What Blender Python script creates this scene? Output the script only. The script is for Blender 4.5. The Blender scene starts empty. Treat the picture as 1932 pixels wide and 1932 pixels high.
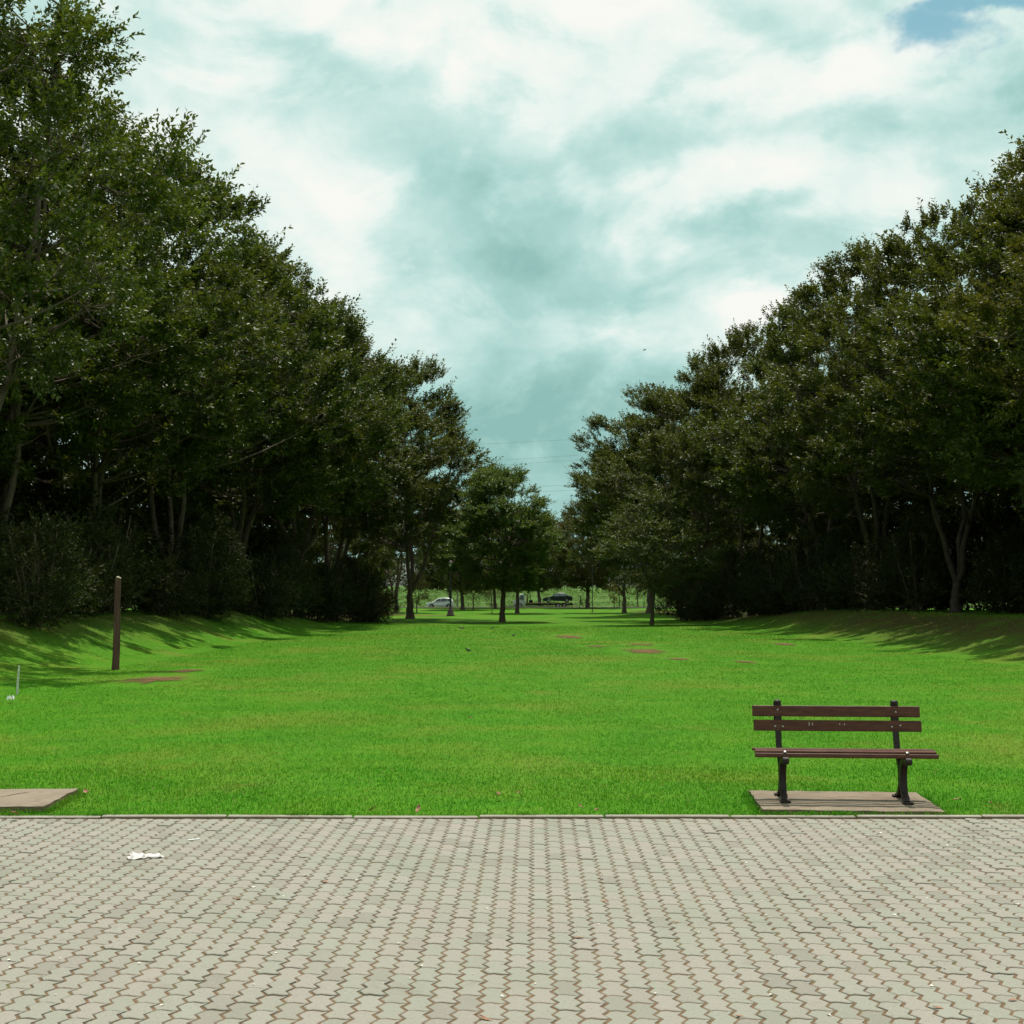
import bpy, bmesh, math, random
import numpy as np
from mathutils import Vector, Matrix

random.seed(7)
R = math.radians
S = bpy.context.scene
COL = S.collection

# ------------------------------------------------------------------ camera
CAM_H = 1.70
PITCH = R(3.86)
cam_d = bpy.data.cameras.new('camera')
cam_d.sensor_width = 36.0
cam_d.lens = 45.57
cam_d.clip_start = 0.1
cam_d.clip_end = 9000
cam = bpy.data.objects.new('camera', cam_d)
COL.objects.link(cam)
cam.location = (0, 0, CAM_H)
cam.rotation_euler = (R(90) + PITCH, 0, 0)
S.camera = cam

# ------------------------------------------------------------------ world / sky
SUN_EL, SUN_AZ = R(69), R(11)          # azimuth measured from +Y towards +X
W = bpy.data.worlds.new('World')
S.world = W
W.use_nodes = True
nt = W.node_tree
nt.nodes.clear()


def N(t, tree=None, **kw):
    n = (tree or nt).nodes.new(t)
    for k, v in kw.items():
        setattr(n, k, v)
    return n


def L(a, b, tree=None):
    (tree or nt).links.new(a, b)


def pixdir(u, v):
    """direction of a point of the sky (picture of 1932 px)"""
    a, b = (u - 966) / 2446, (966 - v) / 2446
    d = Vector((a, math.cos(PITCH) - b * math.sin(PITCH), math.sin(PITCH) + b * math.cos(PITCH)))
    return d.normalized()


def wm(op, a, b=None, c=None, clamp=False):
    n = N('ShaderNodeMath', operation=op, use_clamp=clamp)
    for i, x in enumerate((a, b, c)):
        if x is None:
            continue
        if isinstance(x, (int, float)):
            n.inputs[i].default_value = x
        else:
            L(x, n.inputs[i])
    return n.outputs[0]


def wv(op, a, b):
    n = N('ShaderNodeVectorMath', operation=op)
    for i, x in enumerate((a, b)):
        if isinstance(x, (tuple, list, Vector)):
            n.inputs[i].default_value = tuple(x)
        else:
            L(x, n.inputs[i])
    return n.outputs['Value'] if op in ('LENGTH', 'DOT_PRODUCT') else n.outputs['Vector']


tc = N('ShaderNodeTexCoord').outputs['Generated']
sky = N('ShaderNodeTexSky', sky_type='NISHITA')
sky.sun_disc = False
sky.sun_elevation = SUN_EL
sky.sun_rotation = SUN_AZ
sky.air_density = 1.0
sky.dust_density = 1.2
sky.altitude = 500


def wnoise(vec, scale, detail=6, rough=.55, dist=0.0):
    n = N('ShaderNodeTexNoise')
    n.inputs['Scale'].default_value = scale
    n.inputs['Detail'].default_value = detail
    n.inputs['Roughness'].default_value = rough
    n.inputs['Distortion'].default_value = dist
    L(vec, n.inputs['Vector'])
    return n


stretch = wv('MULTIPLY', tc, (1.0, 1.0, 1.45))
warpn = wnoise(wv('ADD', stretch, (3.1, 0.7, 5.2)), 4.5, 6, .6)
warp = wv('MULTIPLY', wv('SUBTRACT', warpn.outputs['Color'], (.5, .5, .5)), (.22, .05, .13))
wdir = wv('ADD', tc, warp)
n1 = wnoise(wv('ADD', stretch, (1.7, 2.3, 0.4)), 3.4, 8, .56, .3).outputs['Fac']
n2 = wnoise(wv('ADD', stretch, (7.7, 1.3, 2.4)), 9.0, 6, .55, .4).outputs['Fac']


def blob(u, v, ru, rv, amp, soft=1.0):
    c = pixdir(u, v)
    d = wv('MULTIPLY', wv('SUBTRACT', wdir, c), (2446 / ru, 4.0, 2446 / rv))
    ln = wv('LENGTH', d, (0, 0, 0))
    m = N('ShaderNodeMapRange', interpolation_type='SMOOTHERSTEP')
    m.inputs['From Min'].default_value = 1.0 + .35 * soft
    m.inputs['From Max'].default_value = max(0.0, 1.0 - soft)
    L(ln, m.inputs['Value'])
    return wm('MULTIPLY', m.outputs['Result'], amp)


n3 = wnoise(wv('ADD', stretch, (2.2, 8.1, 3.3)), 22.0, 5, .6, .3).outputs['Fac']
val = wm('MULTIPLY_ADD', wm('SUBTRACT', n1, .5), 1.0, .61)
val = wm('MULTIPLY_ADD', wm('SUBTRACT', n2, .5), 1.05, val)
val = wm('MULTIPLY_ADD', wm('SUBTRACT', n3, .5), .34, val)
ne = wnoise(wv('ADD', stretch, (4.4, 6.1, 1.9)), 5.2, 10, .60, .45).outputs['Fac']
em = N('ShaderNodeMapRange', interpolation_type='SMOOTHSTEP')
em.inputs['From Min'].default_value = .46
em.inputs['From Max'].default_value = .57
em.inputs['To Min'].default_value = -.10
em.inputs['To Max'].default_value = .12
L(ne, em.inputs['Value'])
val = wm('ADD', val, em.outputs['Result'])
BLOBS = [
    (480, 330, 330, 170, .26), (640, 390, 190, 110, .16), (300, 200, 230, 110, .14), (600, 50, 190, 60, .22),
    (1500, 170, 250, 60, .34), (1330, 320, 200, 60, .22), (1290, 110, 190, 60, .18), (1490, 585, 95, 48, .46),
    (700, 560, 150, 90, .12), (980, 235, 90, 40, .16),
    (960, 430, 300, 120, -.26), (1200, 240, 150, 75, -.34), (1420, 395, 110, 45, -.36), (560, 115, 230, 45, -.18),
    (1050, 570, 330, 130, -.26), (1000, 780, 600, 150, -.36), (420, 20, 140, 30, -.2), (1830, 200, 140, 70, -.24),
    (1500, 470, 260, 60, -.18),
]
for b_ in BLOBS:
    val = wm('ADD', val, blob(b_[0], b_[1], b_[2], b_[3], b_[4], 1.0))
# low down the cloud deck is seen edge on and greys towards the horizon, all the way round
sep = N('ShaderNodeSeparateXYZ')
L(tc, sep.inputs[0])
lowm = N('ShaderNodeMapRange', interpolation_type='SMOOTHSTEP')
lowm.inputs['From Min'].default_value = .24
lowm.inputs['From Max'].default_value = .06
lowm.inputs['To Max'].default_value = .22
L(sep.outputs['Z'], lowm.inputs['Value'])
val = wm('SUBTRACT', val, lowm.outputs['Result'])
ramp = N('ShaderNodeValToRGB')
cr = ramp.color_ramp
cr.elements[0].position = 0.0
cr.elements[0].color = (.29, .535, .50, 1)
cr.elements[1].position = 1.0
cr.elements[1].color = (1.0, 1.0, .95, 1)
for p, c in ((.30, (.45, .715, .67, 1)), (.56, (.64, .85, .80, 1)), (.78, (.86, .96, .915, 1))):
    e = cr.elements.new(p)
    e.color = c
L(val, ramp.inputs['Fac'])
cloud = N('ShaderNodeVectorMath', operation='SCALE')
L(ramp.outputs['Color'], cloud.inputs[0])
BG = 0.10
cloud.inputs['Scale'].default_value = 0.95 / BG
gap = wm('ADD', blob(1742, 82, 108, 70, 1.05, 1.0), blob(1880, -5, 130, 34, .95, 1.0))
gap = wm('ADD', gap, wm('MULTIPLY_ADD', n2, 1.5, -.86))
gap = wm('ADD', gap, wm('MULTIPLY_ADD', n3, .8, -.42), clamp=True)
gapm = N('ShaderNodeMapRange', interpolation_type='SMOOTHSTEP')
gapm.inputs['From Min'].default_value = .22
gapm.inputs['From Max'].default_value = .95
gapm.inputs['To Max'].default_value = .80
L(gap, gapm.inputs['Value'])
mixs = N('ShaderNodeMix', data_type='RGBA')
L(gapm.outputs['Result'], mixs.inputs['Factor'])
L(cloud.outputs[0], mixs.inputs[6])
tint = N('ShaderNodeMix', data_type='RGBA', blend_type='MULTIPLY')
tint.inputs[0].default_value = 1.0
L(sky.outputs['Color'], tint.inputs[6])
tint.inputs[7].default_value = (.55, 1.2, 1.0, 1)
L(tint.outputs[2], mixs.inputs[7])
bg = N('ShaderNodeBackground')
bg.inputs['Strength'].default_value = BG
L(mixs.outputs[2], bg.inputs['Color'])
wo = N('ShaderNodeOutputWorld')
L(bg.outputs[0], wo.inputs['Surface'])

# ------------------------------------------------------------------ sun
sd = bpy.data.lights.new('sun', 'SUN')
sd.energy = 5.0
sd.angle = R(0.6)
sd.color = (1.0, .95, .86)
sun = bpy.data.objects.new('sun', sd)
COL.objects.link(sun)
sunv = Vector((math.sin(SUN_AZ) * math.cos(SUN_EL), math.cos(SUN_AZ) * math.cos(SUN_EL), math.sin(SUN_EL)))
sun.rotation_euler = (-sunv).to_track_quat('-Z', 'Y').to_euler()
sun.location = (20, 60, 90)

# ------------------------------------------------------------------ view
vs = S.view_settings
vs.view_transform = 'Standard'
vs.look = 'None'
vs.exposure = 0.0
vs.gamma = 1.0
vs.use_curve_mapping = False
S.render.engine = 'CYCLES'
cy = S.cycles
cy.max_bounces = 6
cy.diffuse_bounces = 3
cy.glossy_bounces = 2
cy.transmission_bounces = 4
cy.transparent_max_bounces = 6
cy.caustics_reflective = False
cy.caustics_refractive = False
cy.sample_clamp_indirect = 6
cy.use_adaptive_sampling = True
cy.adaptive_threshold = 0.015
cy.use_denoising = True
try:
    cy.denoiser = 'OPENIMAGEDENOISE'
    cy.denoising_input_passes = 'RGB_ALBEDO_NORMAL'
except Exception:
    pass


# ================================================================== helpers
def tag(o, label=None, cat=None, group=None, kind=None):
    if label:
        o['label'] = label
    if cat:
        o['category'] = cat
    if group:
        o['group'] = group
    if kind:
        o['kind'] = kind
    return o


def empty(name, loc, rz=0.0):
    o = bpy.data.objects.new(name, None)
    o.empty_display_size = .2
    COL.objects.link(o)
    o.location = loc
    o.rotation_euler = (0, 0, rz)
    return o


def link(name, me, mat=None, parent=None, loc=None):
    o = bpy.data.objects.new(name, me)
    COL.objects.link(o)
    if mat and not me.materials:
        me.materials.append(mat)
    if parent:
        o.parent = parent
    if loc is not None:
        o.location = loc
    return o


def np_mesh(name, V, F, smooth=False):
    """V (n,3), F (m,k) same-size polygons, or a list of such arrays"""
    me = bpy.data.meshes.new(name)
    Fs = F if isinstance(F, list) else [F]
    Fs = [np.asarray(f, dtype=np.int32) for f in Fs if len(f)]
    V = np.asarray(V, dtype=np.float32)
    me.vertices.add(len(V))
    me.vertices.foreach_set('co', V.ravel())
    nl = sum(f.size for f in Fs)
    npoly = sum(len(f) for f in Fs)
    me.loops.add(nl)
    me.polygons.add(npoly)
    me.loops.foreach_set('vertex_index', np.concatenate([f.ravel() for f in Fs]))
    sizes = np.concatenate([np.full(len(f), f.shape[1], dtype=np.int32) for f in Fs])
    starts = np.concatenate([[0], np.cumsum(sizes)[:-1]]).astype(np.int32)
    me.polygons.foreach_set('loop_start', starts)
    me.polygons.foreach_set('loop_total', sizes)
    if smooth:
        me.polygons.foreach_set('use_smooth', np.ones(npoly, dtype=bool))
    me.update(calc_edges=True)
    return me


class MB:
    """collects boxes, bars, tubes and prisms into one mesh"""

    def __init__(self):
        self.v, self.f = [], []

    def add(self, vs_, fs_):
        o = len(self.v)
        self.v += [tuple(p) for p in vs_]
        self.f += [tuple(i + o for i in f) for f in fs_]
        return self

    def box(self, c, s, rot=None, bev=0.0):
        hx, hy, hz = s[0] / 2, s[1] / 2, s[2] / 2
        if bev:
            b = min(bev, hx * .9, hy * .9, hz * .9)
            bm = bmesh.new()
            bmesh.ops.create_cube(bm, size=1.0, matrix=Matrix.Diagonal((s[0], s[1], s[2], 1)))
            bmesh.ops.bevel(bm, geom=list(bm.edges), offset=b, segments=1, affect='EDGES')
            bm.verts.ensure_lookup_table()
            vs_ = [v.co.copy() for v in bm.verts]
            fs_ = [[v.index for v in f.verts] for f in bm.faces]
            bm.free()
        else:
            vs_ = [Vector((x, y, z)) for x in (-hx, hx) for y in (-hy, hy) for z in (-hz, hz)]
            fs_ = [(0, 1, 3, 2), (4, 6, 7, 5), (0, 4, 5, 1), (2, 3, 7, 6), (0, 2, 6, 4), (1, 5, 7, 3)]
        M = Matrix.Translation(Vector(c))
        if rot is not None:
            M = M @ (rot.to_4x4() if isinstance(rot, Matrix) else Matrix.Rotation(rot, 4, 'X'))
        return self.add([M @ v for v in vs_], fs_)

    def tube(self, pts, rad, n=8, cap=True):
        pts = [Vector(p) for p in pts]
        k = len(pts)
        if isinstance(rad, (int, float)):
            rad = [rad] * k
        vs_, fs_ = [], []
        up = None
        for i, p in enumerate(pts):
            d = (pts[min(i + 1, k - 1)] - pts[max(i - 1, 0)]).normalized()
            if up is None:
                a = Vector((0, 0, 1)) if abs(d.z) < .9 else Vector((1, 0, 0))
                up = d.cross(a).normalized()
            up = (up - d * up.dot(d)).normalized()
            q = d.cross(up)
            for j in range(n):
                a = 2 * math.pi * j / n
                vs_.append(p + (up * math.cos(a) + q * math.sin(a)) * rad[i])
        for i in range(k - 1):
            for j in range(n):
                a, b = i * n + j, i * n + (j + 1) % n
                fs_.append((a, b, b + n, a + n))
        if cap:
            fs_.append(tuple(reversed(range(n))))
            fs_.append(tuple(range((k - 1) * n, k * n)))
        return self.add(vs_, fs_)

    def lathe(self, prof, n=16, c=(0, 0, 0)):
        vs_, fs_ = [], []
        for r, z in prof:
            for j in range(n):
                a = 2 * math.pi * j / n
                vs_.append((c[0] + r * math.cos(a), c[1] + r * math.sin(a), c[2] + z))
        k = len(prof)
        for i in range(k - 1):
            for j in range(n):
                a, b = i * n + j, i * n + (j + 1) % n
                fs_.append((a, b, b + n, a + n))
        fs_.append(tuple(reversed(range(n))))
        fs_.append(tuple(range((k - 1) * n, k * n)))
        return self.add(vs_, fs_)

    def prism(self, poly, y0, y1, inset=0.0, scale_c=None):
        """polygon in (x, z) pushed along y"""
        n = len(poly)
        c = scale_c or (sum(p[0] for p in poly) / n, sum(p[1] for p in poly) / n)
        rings = [(y0, inset), (y0 + inset, 0), (y1 - inset, 0), (y1, inset)] if inset else [(y0, 0), (y1, 0)]
        vs_, fs_ = [], []
        for y, ins in rings:
            for x, z in poly:
                dx, dz = x - c[0], z - c[1]
                ln = math.hypot(dx, dz) or 1
                k = max(0, 1 - ins / ln)
                vs_.append((c[0] + dx * k, y, c[1] + dz * k))
        for i in range(len(rings) - 1):
            for j in range(n):
                a, b = i * n + j, i * n + (j + 1) % n
                fs_.append((a, b, b + n, a + n))
        fs_.append(tuple(range(n)))
        fs_.append(tuple(reversed(range((len(rings) - 1) * n, len(rings) * n))))
        return self.add(vs_, fs_)

    def bar(self, pts, wy, tx, x=0.0):
        """flat bar following pts in the (y, z) plane, thickness wy in that plane and tx along x"""
        P = [Vector((p[0], p[1])) for p in pts]
        k = len(P)
        if isinstance(wy, (int, float)):
            wy = [wy] * k
        vs_, fs_ = [], []
        for i, p in enumerate(P):
            d = (P[min(i + 1, k - 1)] - P[max(i - 1, 0)]).normalized()
            nrm = Vector((-d.y, d.x)) * wy[i] / 2
            a, b = p + nrm, p - nrm
            m = tx / 2
            vs_ += [(x - m, a.x, a.y), (x + m, a.x, a.y), (x + m, b.x, b.y), (x - m, b.x, b.y)]
        for i in range(k - 1):
            for j in range(4):
                a, b = i * 4 + j, i * 4 + (j + 1) % 4
                fs_.append((a, b, b + 4, a + 4))
        fs_.append((3, 2, 1, 0))
        e = (k - 1) * 4
        fs_.append((e, e + 1, e + 2, e + 3))
        return self.add(vs_, fs_)

    def mesh(self, name, smooth=False):
        me = bpy.data.meshes.new(name)
        me.from_pydata(self.v, [], self.f)
        me.update()
        bm = bmesh.new()
        bm.from_mesh(me)
        bmesh.ops.recalc_face_normals(bm, faces=bm.faces)
        bm.to_mesh(me)
        bm.free()
        if smooth:
            for p in me.polygons:
                p.use_smooth = True
            try:
                me.set_sharp_from_angle(angle=R(40))
            except Exception:
                pass
        return me

    def build(self, name, mat, parent=None, loc=None, smooth=False):
        return link(name, self.mesh(name, smooth), mat, parent, loc)


def copy_tree(o, parent=None):
    c = o.copy()
    COL.objects.link(c)
    c.parent = parent
    for ch in list(o.children):
        copy_tree(ch, c)
    return c


def sm(a, b, x):
    t = np.clip((x - a) / (b - a), 0, 1)
    return t * t * (3 - 2 * t)


# ---------------------------------------------------------------- ground form
PAVE_Y = 10.20


def gz(x, y):
    x = np.asarray(x, dtype=float)
    y = np.asarray(y, dtype=float)
    left = 1.15 * sm(-10.2, -14.6, x) * sm(24, 34, y) * (1 - sm(62, 108, y))
    toe = 13.0 - 0.02 * (y - 45)
    right = 1.1 * sm(0, 1, (x - toe) / 5.5) * sm(24, 38, y) * (1 - sm(72, 112, y))
    mound = .42 * np.exp(-((x - 14.2) ** 2 / 16 + (y - 126) ** 2 / 60))
    far = .40 * sm(125, 190, y) + 3.6 * sm(196, 330, y) + 10.0 * sm(400, 1200, y)
    und = .05 * np.sin(x * .35 + 1.2) * np.sin(y * .21) * sm(16, 30, y)
    return left + right + mound + far + und


def px(u, v, z=0.0):
    """ground point seen at a picture point (2204 px picture), on the plane of height z"""
    a, b = (u - 1102) / 2790, (1102 - v) / 2790
    d = Vector((a, math.cos(PITCH) - b * math.sin(PITCH), math.sin(PITCH) + b * math.cos(PITCH)))
    t = (z - CAM_H) / d.z
    return Vector((d.x * t, d.y * t, z))


def onground(x, y, dz=0.0):
    return (x, y, float(gz(x, y)) + dz)


# ================================================================== materials
def mat_new(name):
    m = bpy.data.materials.new(name)
    m.use_nodes = True
    t = m.node_tree
    t.nodes.clear()
    out = t.nodes.new('ShaderNodeOutputMaterial')
    b = t.nodes.new('ShaderNodeBsdfPrincipled')
    t.links.new(b.outputs[0], out.inputs['Surface'])
    return m, t, b, out


class G:
    """small node graph helper for one material"""

    def __init__(self, t):
        self.t = t

    def n(self, typ, **kw):
        x = self.t.nodes.new(typ)
        for k, v in kw.items():
            setattr(x, k, v)
        return x

    def l(self, a, b):
        self.t.links.new(a, b)

    def put(self, sock, x):
        if hasattr(x, 'node'):
            self.l(x, sock)
        elif isinstance(x, (tuple, list)) and len(x) == 3 and sock.type == 'RGBA':
            sock.default_value = (*x, 1)
        else:
            sock.default_value = x

    def noise(self, vec, scale, detail=4, rough=.55, dist=0.0, col=False):
        x = self.n('ShaderNodeTexNoise')
        x.inputs['Scale'].default_value = scale
        x.inputs['Detail'].default_value = detail
        x.inputs['Roughness'].default_value = rough
        x.inputs['Distortion'].default_value = dist
        if vec is not None:
            self.l(vec, x.inputs['Vector'])
        return x.outputs['Color' if col else 'Fac']

    def obj(self):
        return self.n('ShaderNodeTexCoord').outputs['Object']

    def pos(self):
        return self.n('ShaderNodeNewGeometry').outputs['Position']

    def scale(self, v, s):
        x = self.n('ShaderNodeVectorMath', operation='MULTIPLY')
        self.l(v, x.inputs[0])
        x.inputs[1].default_value = s
        return x.outputs[0]

    def math(self, op, a, b=0.0, c=0.0, clamp=False):
        x = self.n('ShaderNodeMath', operation=op, use_clamp=clamp)
        self.put(x.inputs[0], a)
        self.put(x.inputs[1], b)
        self.put(x.inputs[2], c)
        return x.outputs[0]

    def rng(self, v, a, b, c=0.0, d=1.0):
        x = self.n('ShaderNodeMapRange', interpolation_type='SMOOTHSTEP')
        self.put(x.inputs['Value'], v)
        x.inputs['From Min'].default_value = a
        x.inputs['From Max'].default_value = b
        x.inputs['To Min'].default_value = c
        x.inputs['To Max'].default_value = d
        return x.outputs['Result']

    def mix(self, f, a, b, mode='MIX'):
        x = self.n('ShaderNodeMix', data_type='RGBA', blend_type=mode)
        self.put(x.inputs[0], f)
        self.put(x.inputs[6], a)
        self.put(x.inputs[7], b)
        return x.outputs[2]

    def ramp(self, f, stops):
        x = self.n('ShaderNodeValToRGB')
        self.l(f, x.inputs[0])
        e = x.color_ramp.elements
        e[0].position, e[0].color = stops[0][0], (*stops[0][1], 1)
        e[1].position, e[1].color = stops[-1][0], (*stops[-1][1], 1)
        for p, c in stops[1:-1]:
            q = e.new(p)
            q.color = (*c, 1)
        return x.outputs[0]

    def bump(self, h, strength, dist):
        x = self.n('ShaderNodeBump')
        x.inputs['Strength'].default_value = strength
        x.inputs['Distance'].default_value = dist
        self.l(h, x.inputs['Height'])
        return x.outputs[0]


def simple(name, col, rough=.6, metal=0.0, var=.15, scale=8.0, bump=0.0, bscale=60, spec=.5):
    m, t, b, o = mat_new(name)
    g = G(t)
    v = g.noise(g.obj(), scale, 5)
    dark = tuple(c * (1 - var) for c in col)
    lite = tuple(min(1, c * (1 + var)) for c in col)
    g.l(g.ramp(v, [(.3, dark), (.7, lite)]), b.inputs['Base Color'])
    b.inputs['Roughness'].default_value = rough
    b.inputs['Metallic'].default_value = metal
    b.inputs['Specular IOR Level'].default_value = spec
    if bump:
        g.l(g.bump(g.noise(g.obj(), bscale, 4), bump, .01), b.inputs['Normal'])
    return m


M = {}

# lawn soil and thatch (the blades stand on it)
m, t, b, o = mat_new('lawn')
g = G(t)
p = g.pos()
big = g.noise(p, .22, 5, .65, .5)
mid = g.noise(p, .9, 5, .6, .4)
fine = g.noise(g.scale(p, (1.0, .38, 1.0)), 14.0, 4, .65)
c = g.ramp(mid, [(.28, (.040, .150, .006)), (.5, (.058, .180, .008)), (.72, (.088, .195, .012))])
c = g.mix(g.rng(big, .47, .66, 0, .85), c, (.118, .175, .018))
c = g.mix(g.rng(fine, .45, .75, 0, .5), c, (.105, .26, .018))
c = g.mix(g.rng(fine, .46, .28, 0, .5), c, (.024, .085, .005))
dry = g.noise(g.scale(p, (.6, .6, .6)), .55, 6, .7, .6)
c = g.mix(g.rng(dry, .56, .72, 0, .6), c, (.16, .165, .035))
sx_ = g.n('ShaderNodeSeparateXYZ')
g.l(p, sx_.inputs[0])
# leaf litter and thin grass under the trees; brown also paints in their shade
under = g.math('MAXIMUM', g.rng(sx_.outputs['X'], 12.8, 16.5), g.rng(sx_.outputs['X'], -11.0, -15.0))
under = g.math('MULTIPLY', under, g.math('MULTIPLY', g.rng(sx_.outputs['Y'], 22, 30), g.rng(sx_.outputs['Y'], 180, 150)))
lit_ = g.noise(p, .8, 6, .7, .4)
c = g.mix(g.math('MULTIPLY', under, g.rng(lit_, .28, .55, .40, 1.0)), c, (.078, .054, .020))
sepy = g.n('ShaderNodeSeparateXYZ')
g.l(p, sepy.inputs[0])
# rough meadow beyond the road
mead = g.noise(g.scale(p, (.12, .35, 1)), 1.0, 6, .65, .5)
mc = g.ramp(mead, [(.3, (.030, .070, .012)), (.5, (.060, .125, .020)), (.7, (.11, .155, .038))])
c = g.mix(g.rng(sepy.outputs['Y'], 196, 203), c, mc)
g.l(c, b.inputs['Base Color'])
b.inputs['Roughness'].default_value = .8
b.inputs['Specular IOR Level'].default_value = .04
g.l(g.bump(g.math('ADD', fine, g.noise(p, 45, 3)), .6, .05), b.inputs['Normal'])
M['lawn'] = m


# grass blades
m, t, b, o = mat_new('grass_blade')
g = G(t)
geo = g.n('ShaderNodeNewGeometry')
p = geo.outputs['Position']
rnd = geo.outputs['Random Per Island']
mid = g.noise(p, .9, 5, .6, .4)
c = g.ramp(mid, [(.28, (.058, .226, .013)), (.5, (.079, .258, .015)), (.72, (.118, .272, .020))])
big = g.noise(p, .22, 5, .65, .5)
c = g.mix(g.rng(big, .47, .66, 0, .85), c, (.150, .240, .022))
c = g.mix(g.rng(rnd, .62, 1.0, 0, .6), c, (.17, .36, .07))
c = g.mix(g.rng(rnd, .30, 0, 0, .5), c, (.035, .135, .006))
dry = g.noise(g.scale(p, (.6, .6, .6)), .55, 6, .7, .6)
c = g.mix(g.rng(dry, .56, .72, 0, .6), c, (.20, .215, .045))
wd = g.noise(p, 2.6, 4, .65)
c = g.mix(g.rng(wd, .60, .70, 0, .5), c, (.045, .19, .022))
c = g.mix(g.math('GREATER_THAN', rnd, .975), c, (.34, .28, .12))
g.l(c, b.inputs['Base Color'])
b.inputs['Roughness'].default_value = .55
b.inputs['Specular IOR Level'].default_value = .03
tr = g.n('ShaderNodeBsdfTranslucent')
g.l(g.mix(1.0, c, (.95, 1.0, .4), 'MULTIPLY'), tr.inputs['Color'])
mx = g.n('ShaderNodeMixShader')
mx.inputs[0].default_value = .36
g.l(b.outputs[0], mx.inputs[1])
g.l(tr.outputs[0], mx.inputs[2])
g.l(mx.outputs[0], o.inputs['Surface'])
M['blade'] = m


def leaf_mat(name, dark, mid_, lite, rough=.48, spec=.16, transl=.25, tint=(1.0, 1.0, .35), pale=.0):
    m, t, b, o = mat_new(name)
    g = G(t)
    geo = g.n('ShaderNodeNewGeometry')
    rnd = geo.outputs['Random Per Island']
    oi = g.n('ShaderNodeObjectInfo').outputs['Random']
    clump = g.noise(geo.outputs['Position'], .33, 4, .6)
    v = g.math('ADD', g.math('MULTIPLY', rnd, .5), g.math('MULTIPLY', clump, .6))
    c = g.ramp(v, [(.2, dark), (.52, mid_), (.85, lite)])
    c = g.mix(g.rng(oi, 0, 1, 0, .55), c, g.mix(.6, c, (.085, .072, .018)))
    g.l(c, b.inputs['Base Color'])
    b.inputs['Roughness'].default_value = rough
    b.inputs['Specular IOR Level'].default_value = spec
    tr = g.n('ShaderNodeBsdfTranslucent')
    g.l(g.mix(1.0, c, tuple(1.3 * q for q in tint), 'MULTIPLY'), tr.inputs['Color'])
    mx = g.n('ShaderNodeMixShader')
    mx.inputs[0].default_value = transl
    g.l(b.outputs[0], mx.inputs[1])
    g.l(tr.outputs[0], mx.inputs[2])
    g.l(mx.outputs[0], o.inputs['Surface'])
    return m


M['leaf'] = leaf_mat('leaf_dark_glossy', (.027, .037, .008), (.064, .083, .018), (.132, .154, .038), spec=.2)
M['leaf_green'] = leaf_mat('leaf_green', (.030, .049, .009), (.068, .102, .018), (.138, .180, .038), spec=.3)
M['leaf_bright'] = leaf_mat('leaf_bright', (.035, .058, .012), (.080, .120, .024), (.150, .200, .045), spec=.2)
M['leaf_olive'] = leaf_mat('leaf_olive', (.05, .055, .012), (.09, .09, .020), (.15, .14, .035))
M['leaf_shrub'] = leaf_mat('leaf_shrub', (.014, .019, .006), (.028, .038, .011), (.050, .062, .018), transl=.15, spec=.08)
M['leaf_dry'] = leaf_mat('leaf_yellowish', (.07, .065, .02), (.13, .11, .03), (.2, .16, .05), rough=.6)

# bark
m, t, b, o = mat_new('bark')
g = G(t)
q = g.obj()
v = g.noise(g.scale(q, (1, 1, .18)), 14, 6, .65, .4)
c = g.ramp(v, [(.3, (.045, .028, .020)), (.5, (.10, .066, .044)), (.72, (.17, .12, .085))])
lich = g.noise(q, 2.2, 5, .6)
c = g.mix(g.rng(lich, .55, .75, 0, .5), c, (.16, .14, .10))
g.l(c, b.inputs['Base Color'])
b.inputs['Roughness'].default_value = .9
g.l(g.bump(v, .8, .03), b.inputs['Normal'])
M['bark'] = m
M['bark_dark'] = simple('bark_dark', (.055, .036, .025), .9, var=.4, scale=3, bump=.5, bscale=20)
M['bark_pale'] = simple('bark_pale', (.30, .27, .21), .85, var=.35, scale=3)

# bare soil
m, t, b, o = mat_new('bare_soil')
g = G(t)
p = g.pos()
v = g.noise(p, 3.5, 6, .65)
c = g.ramp(v, [(.3, (.095, .050, .024)), (.55, (.17, .092, .046)), (.75, (.235, .14, .075))])
gr = g.math('ADD', g.math('MULTIPLY', g.noise(g.scale(p, (1.0, .45, 1.0)), 1.8, 6, .75, .5), .55), g.math('MULTIPLY', g.noise(g.scale(p, (1.0, .35, 1.0)), 16, 3, .7), .45))
att = g.n('ShaderNodeAttribute', attribute_name='edge').outputs['Fac']
gr = g.math('ADD', gr, g.rng(att, .12, 1.0, -.16, .30))
trs = g.n('ShaderNodeBsdfTransparent')
mxs = g.n('ShaderNodeMixShader')
g.l(g.rng(gr, .30, .60, .10, 1), mxs.inputs[0])
g.l(b.outputs[0], mxs.inputs[1])
g.l(trs.outputs[0], mxs.inputs[2])
g.l(mxs.outputs[0], o.inputs['Surface'])
g.l(c, b.inputs['Base Color'])
b.inputs['Roughness'].default_value = .95
b.inputs['Specular IOR Level'].default_value = .1
g.l(g.bump(g.noise(p, 30, 5, .7), .7, .03), b.inputs['Normal'])
M['soil'] = m

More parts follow.
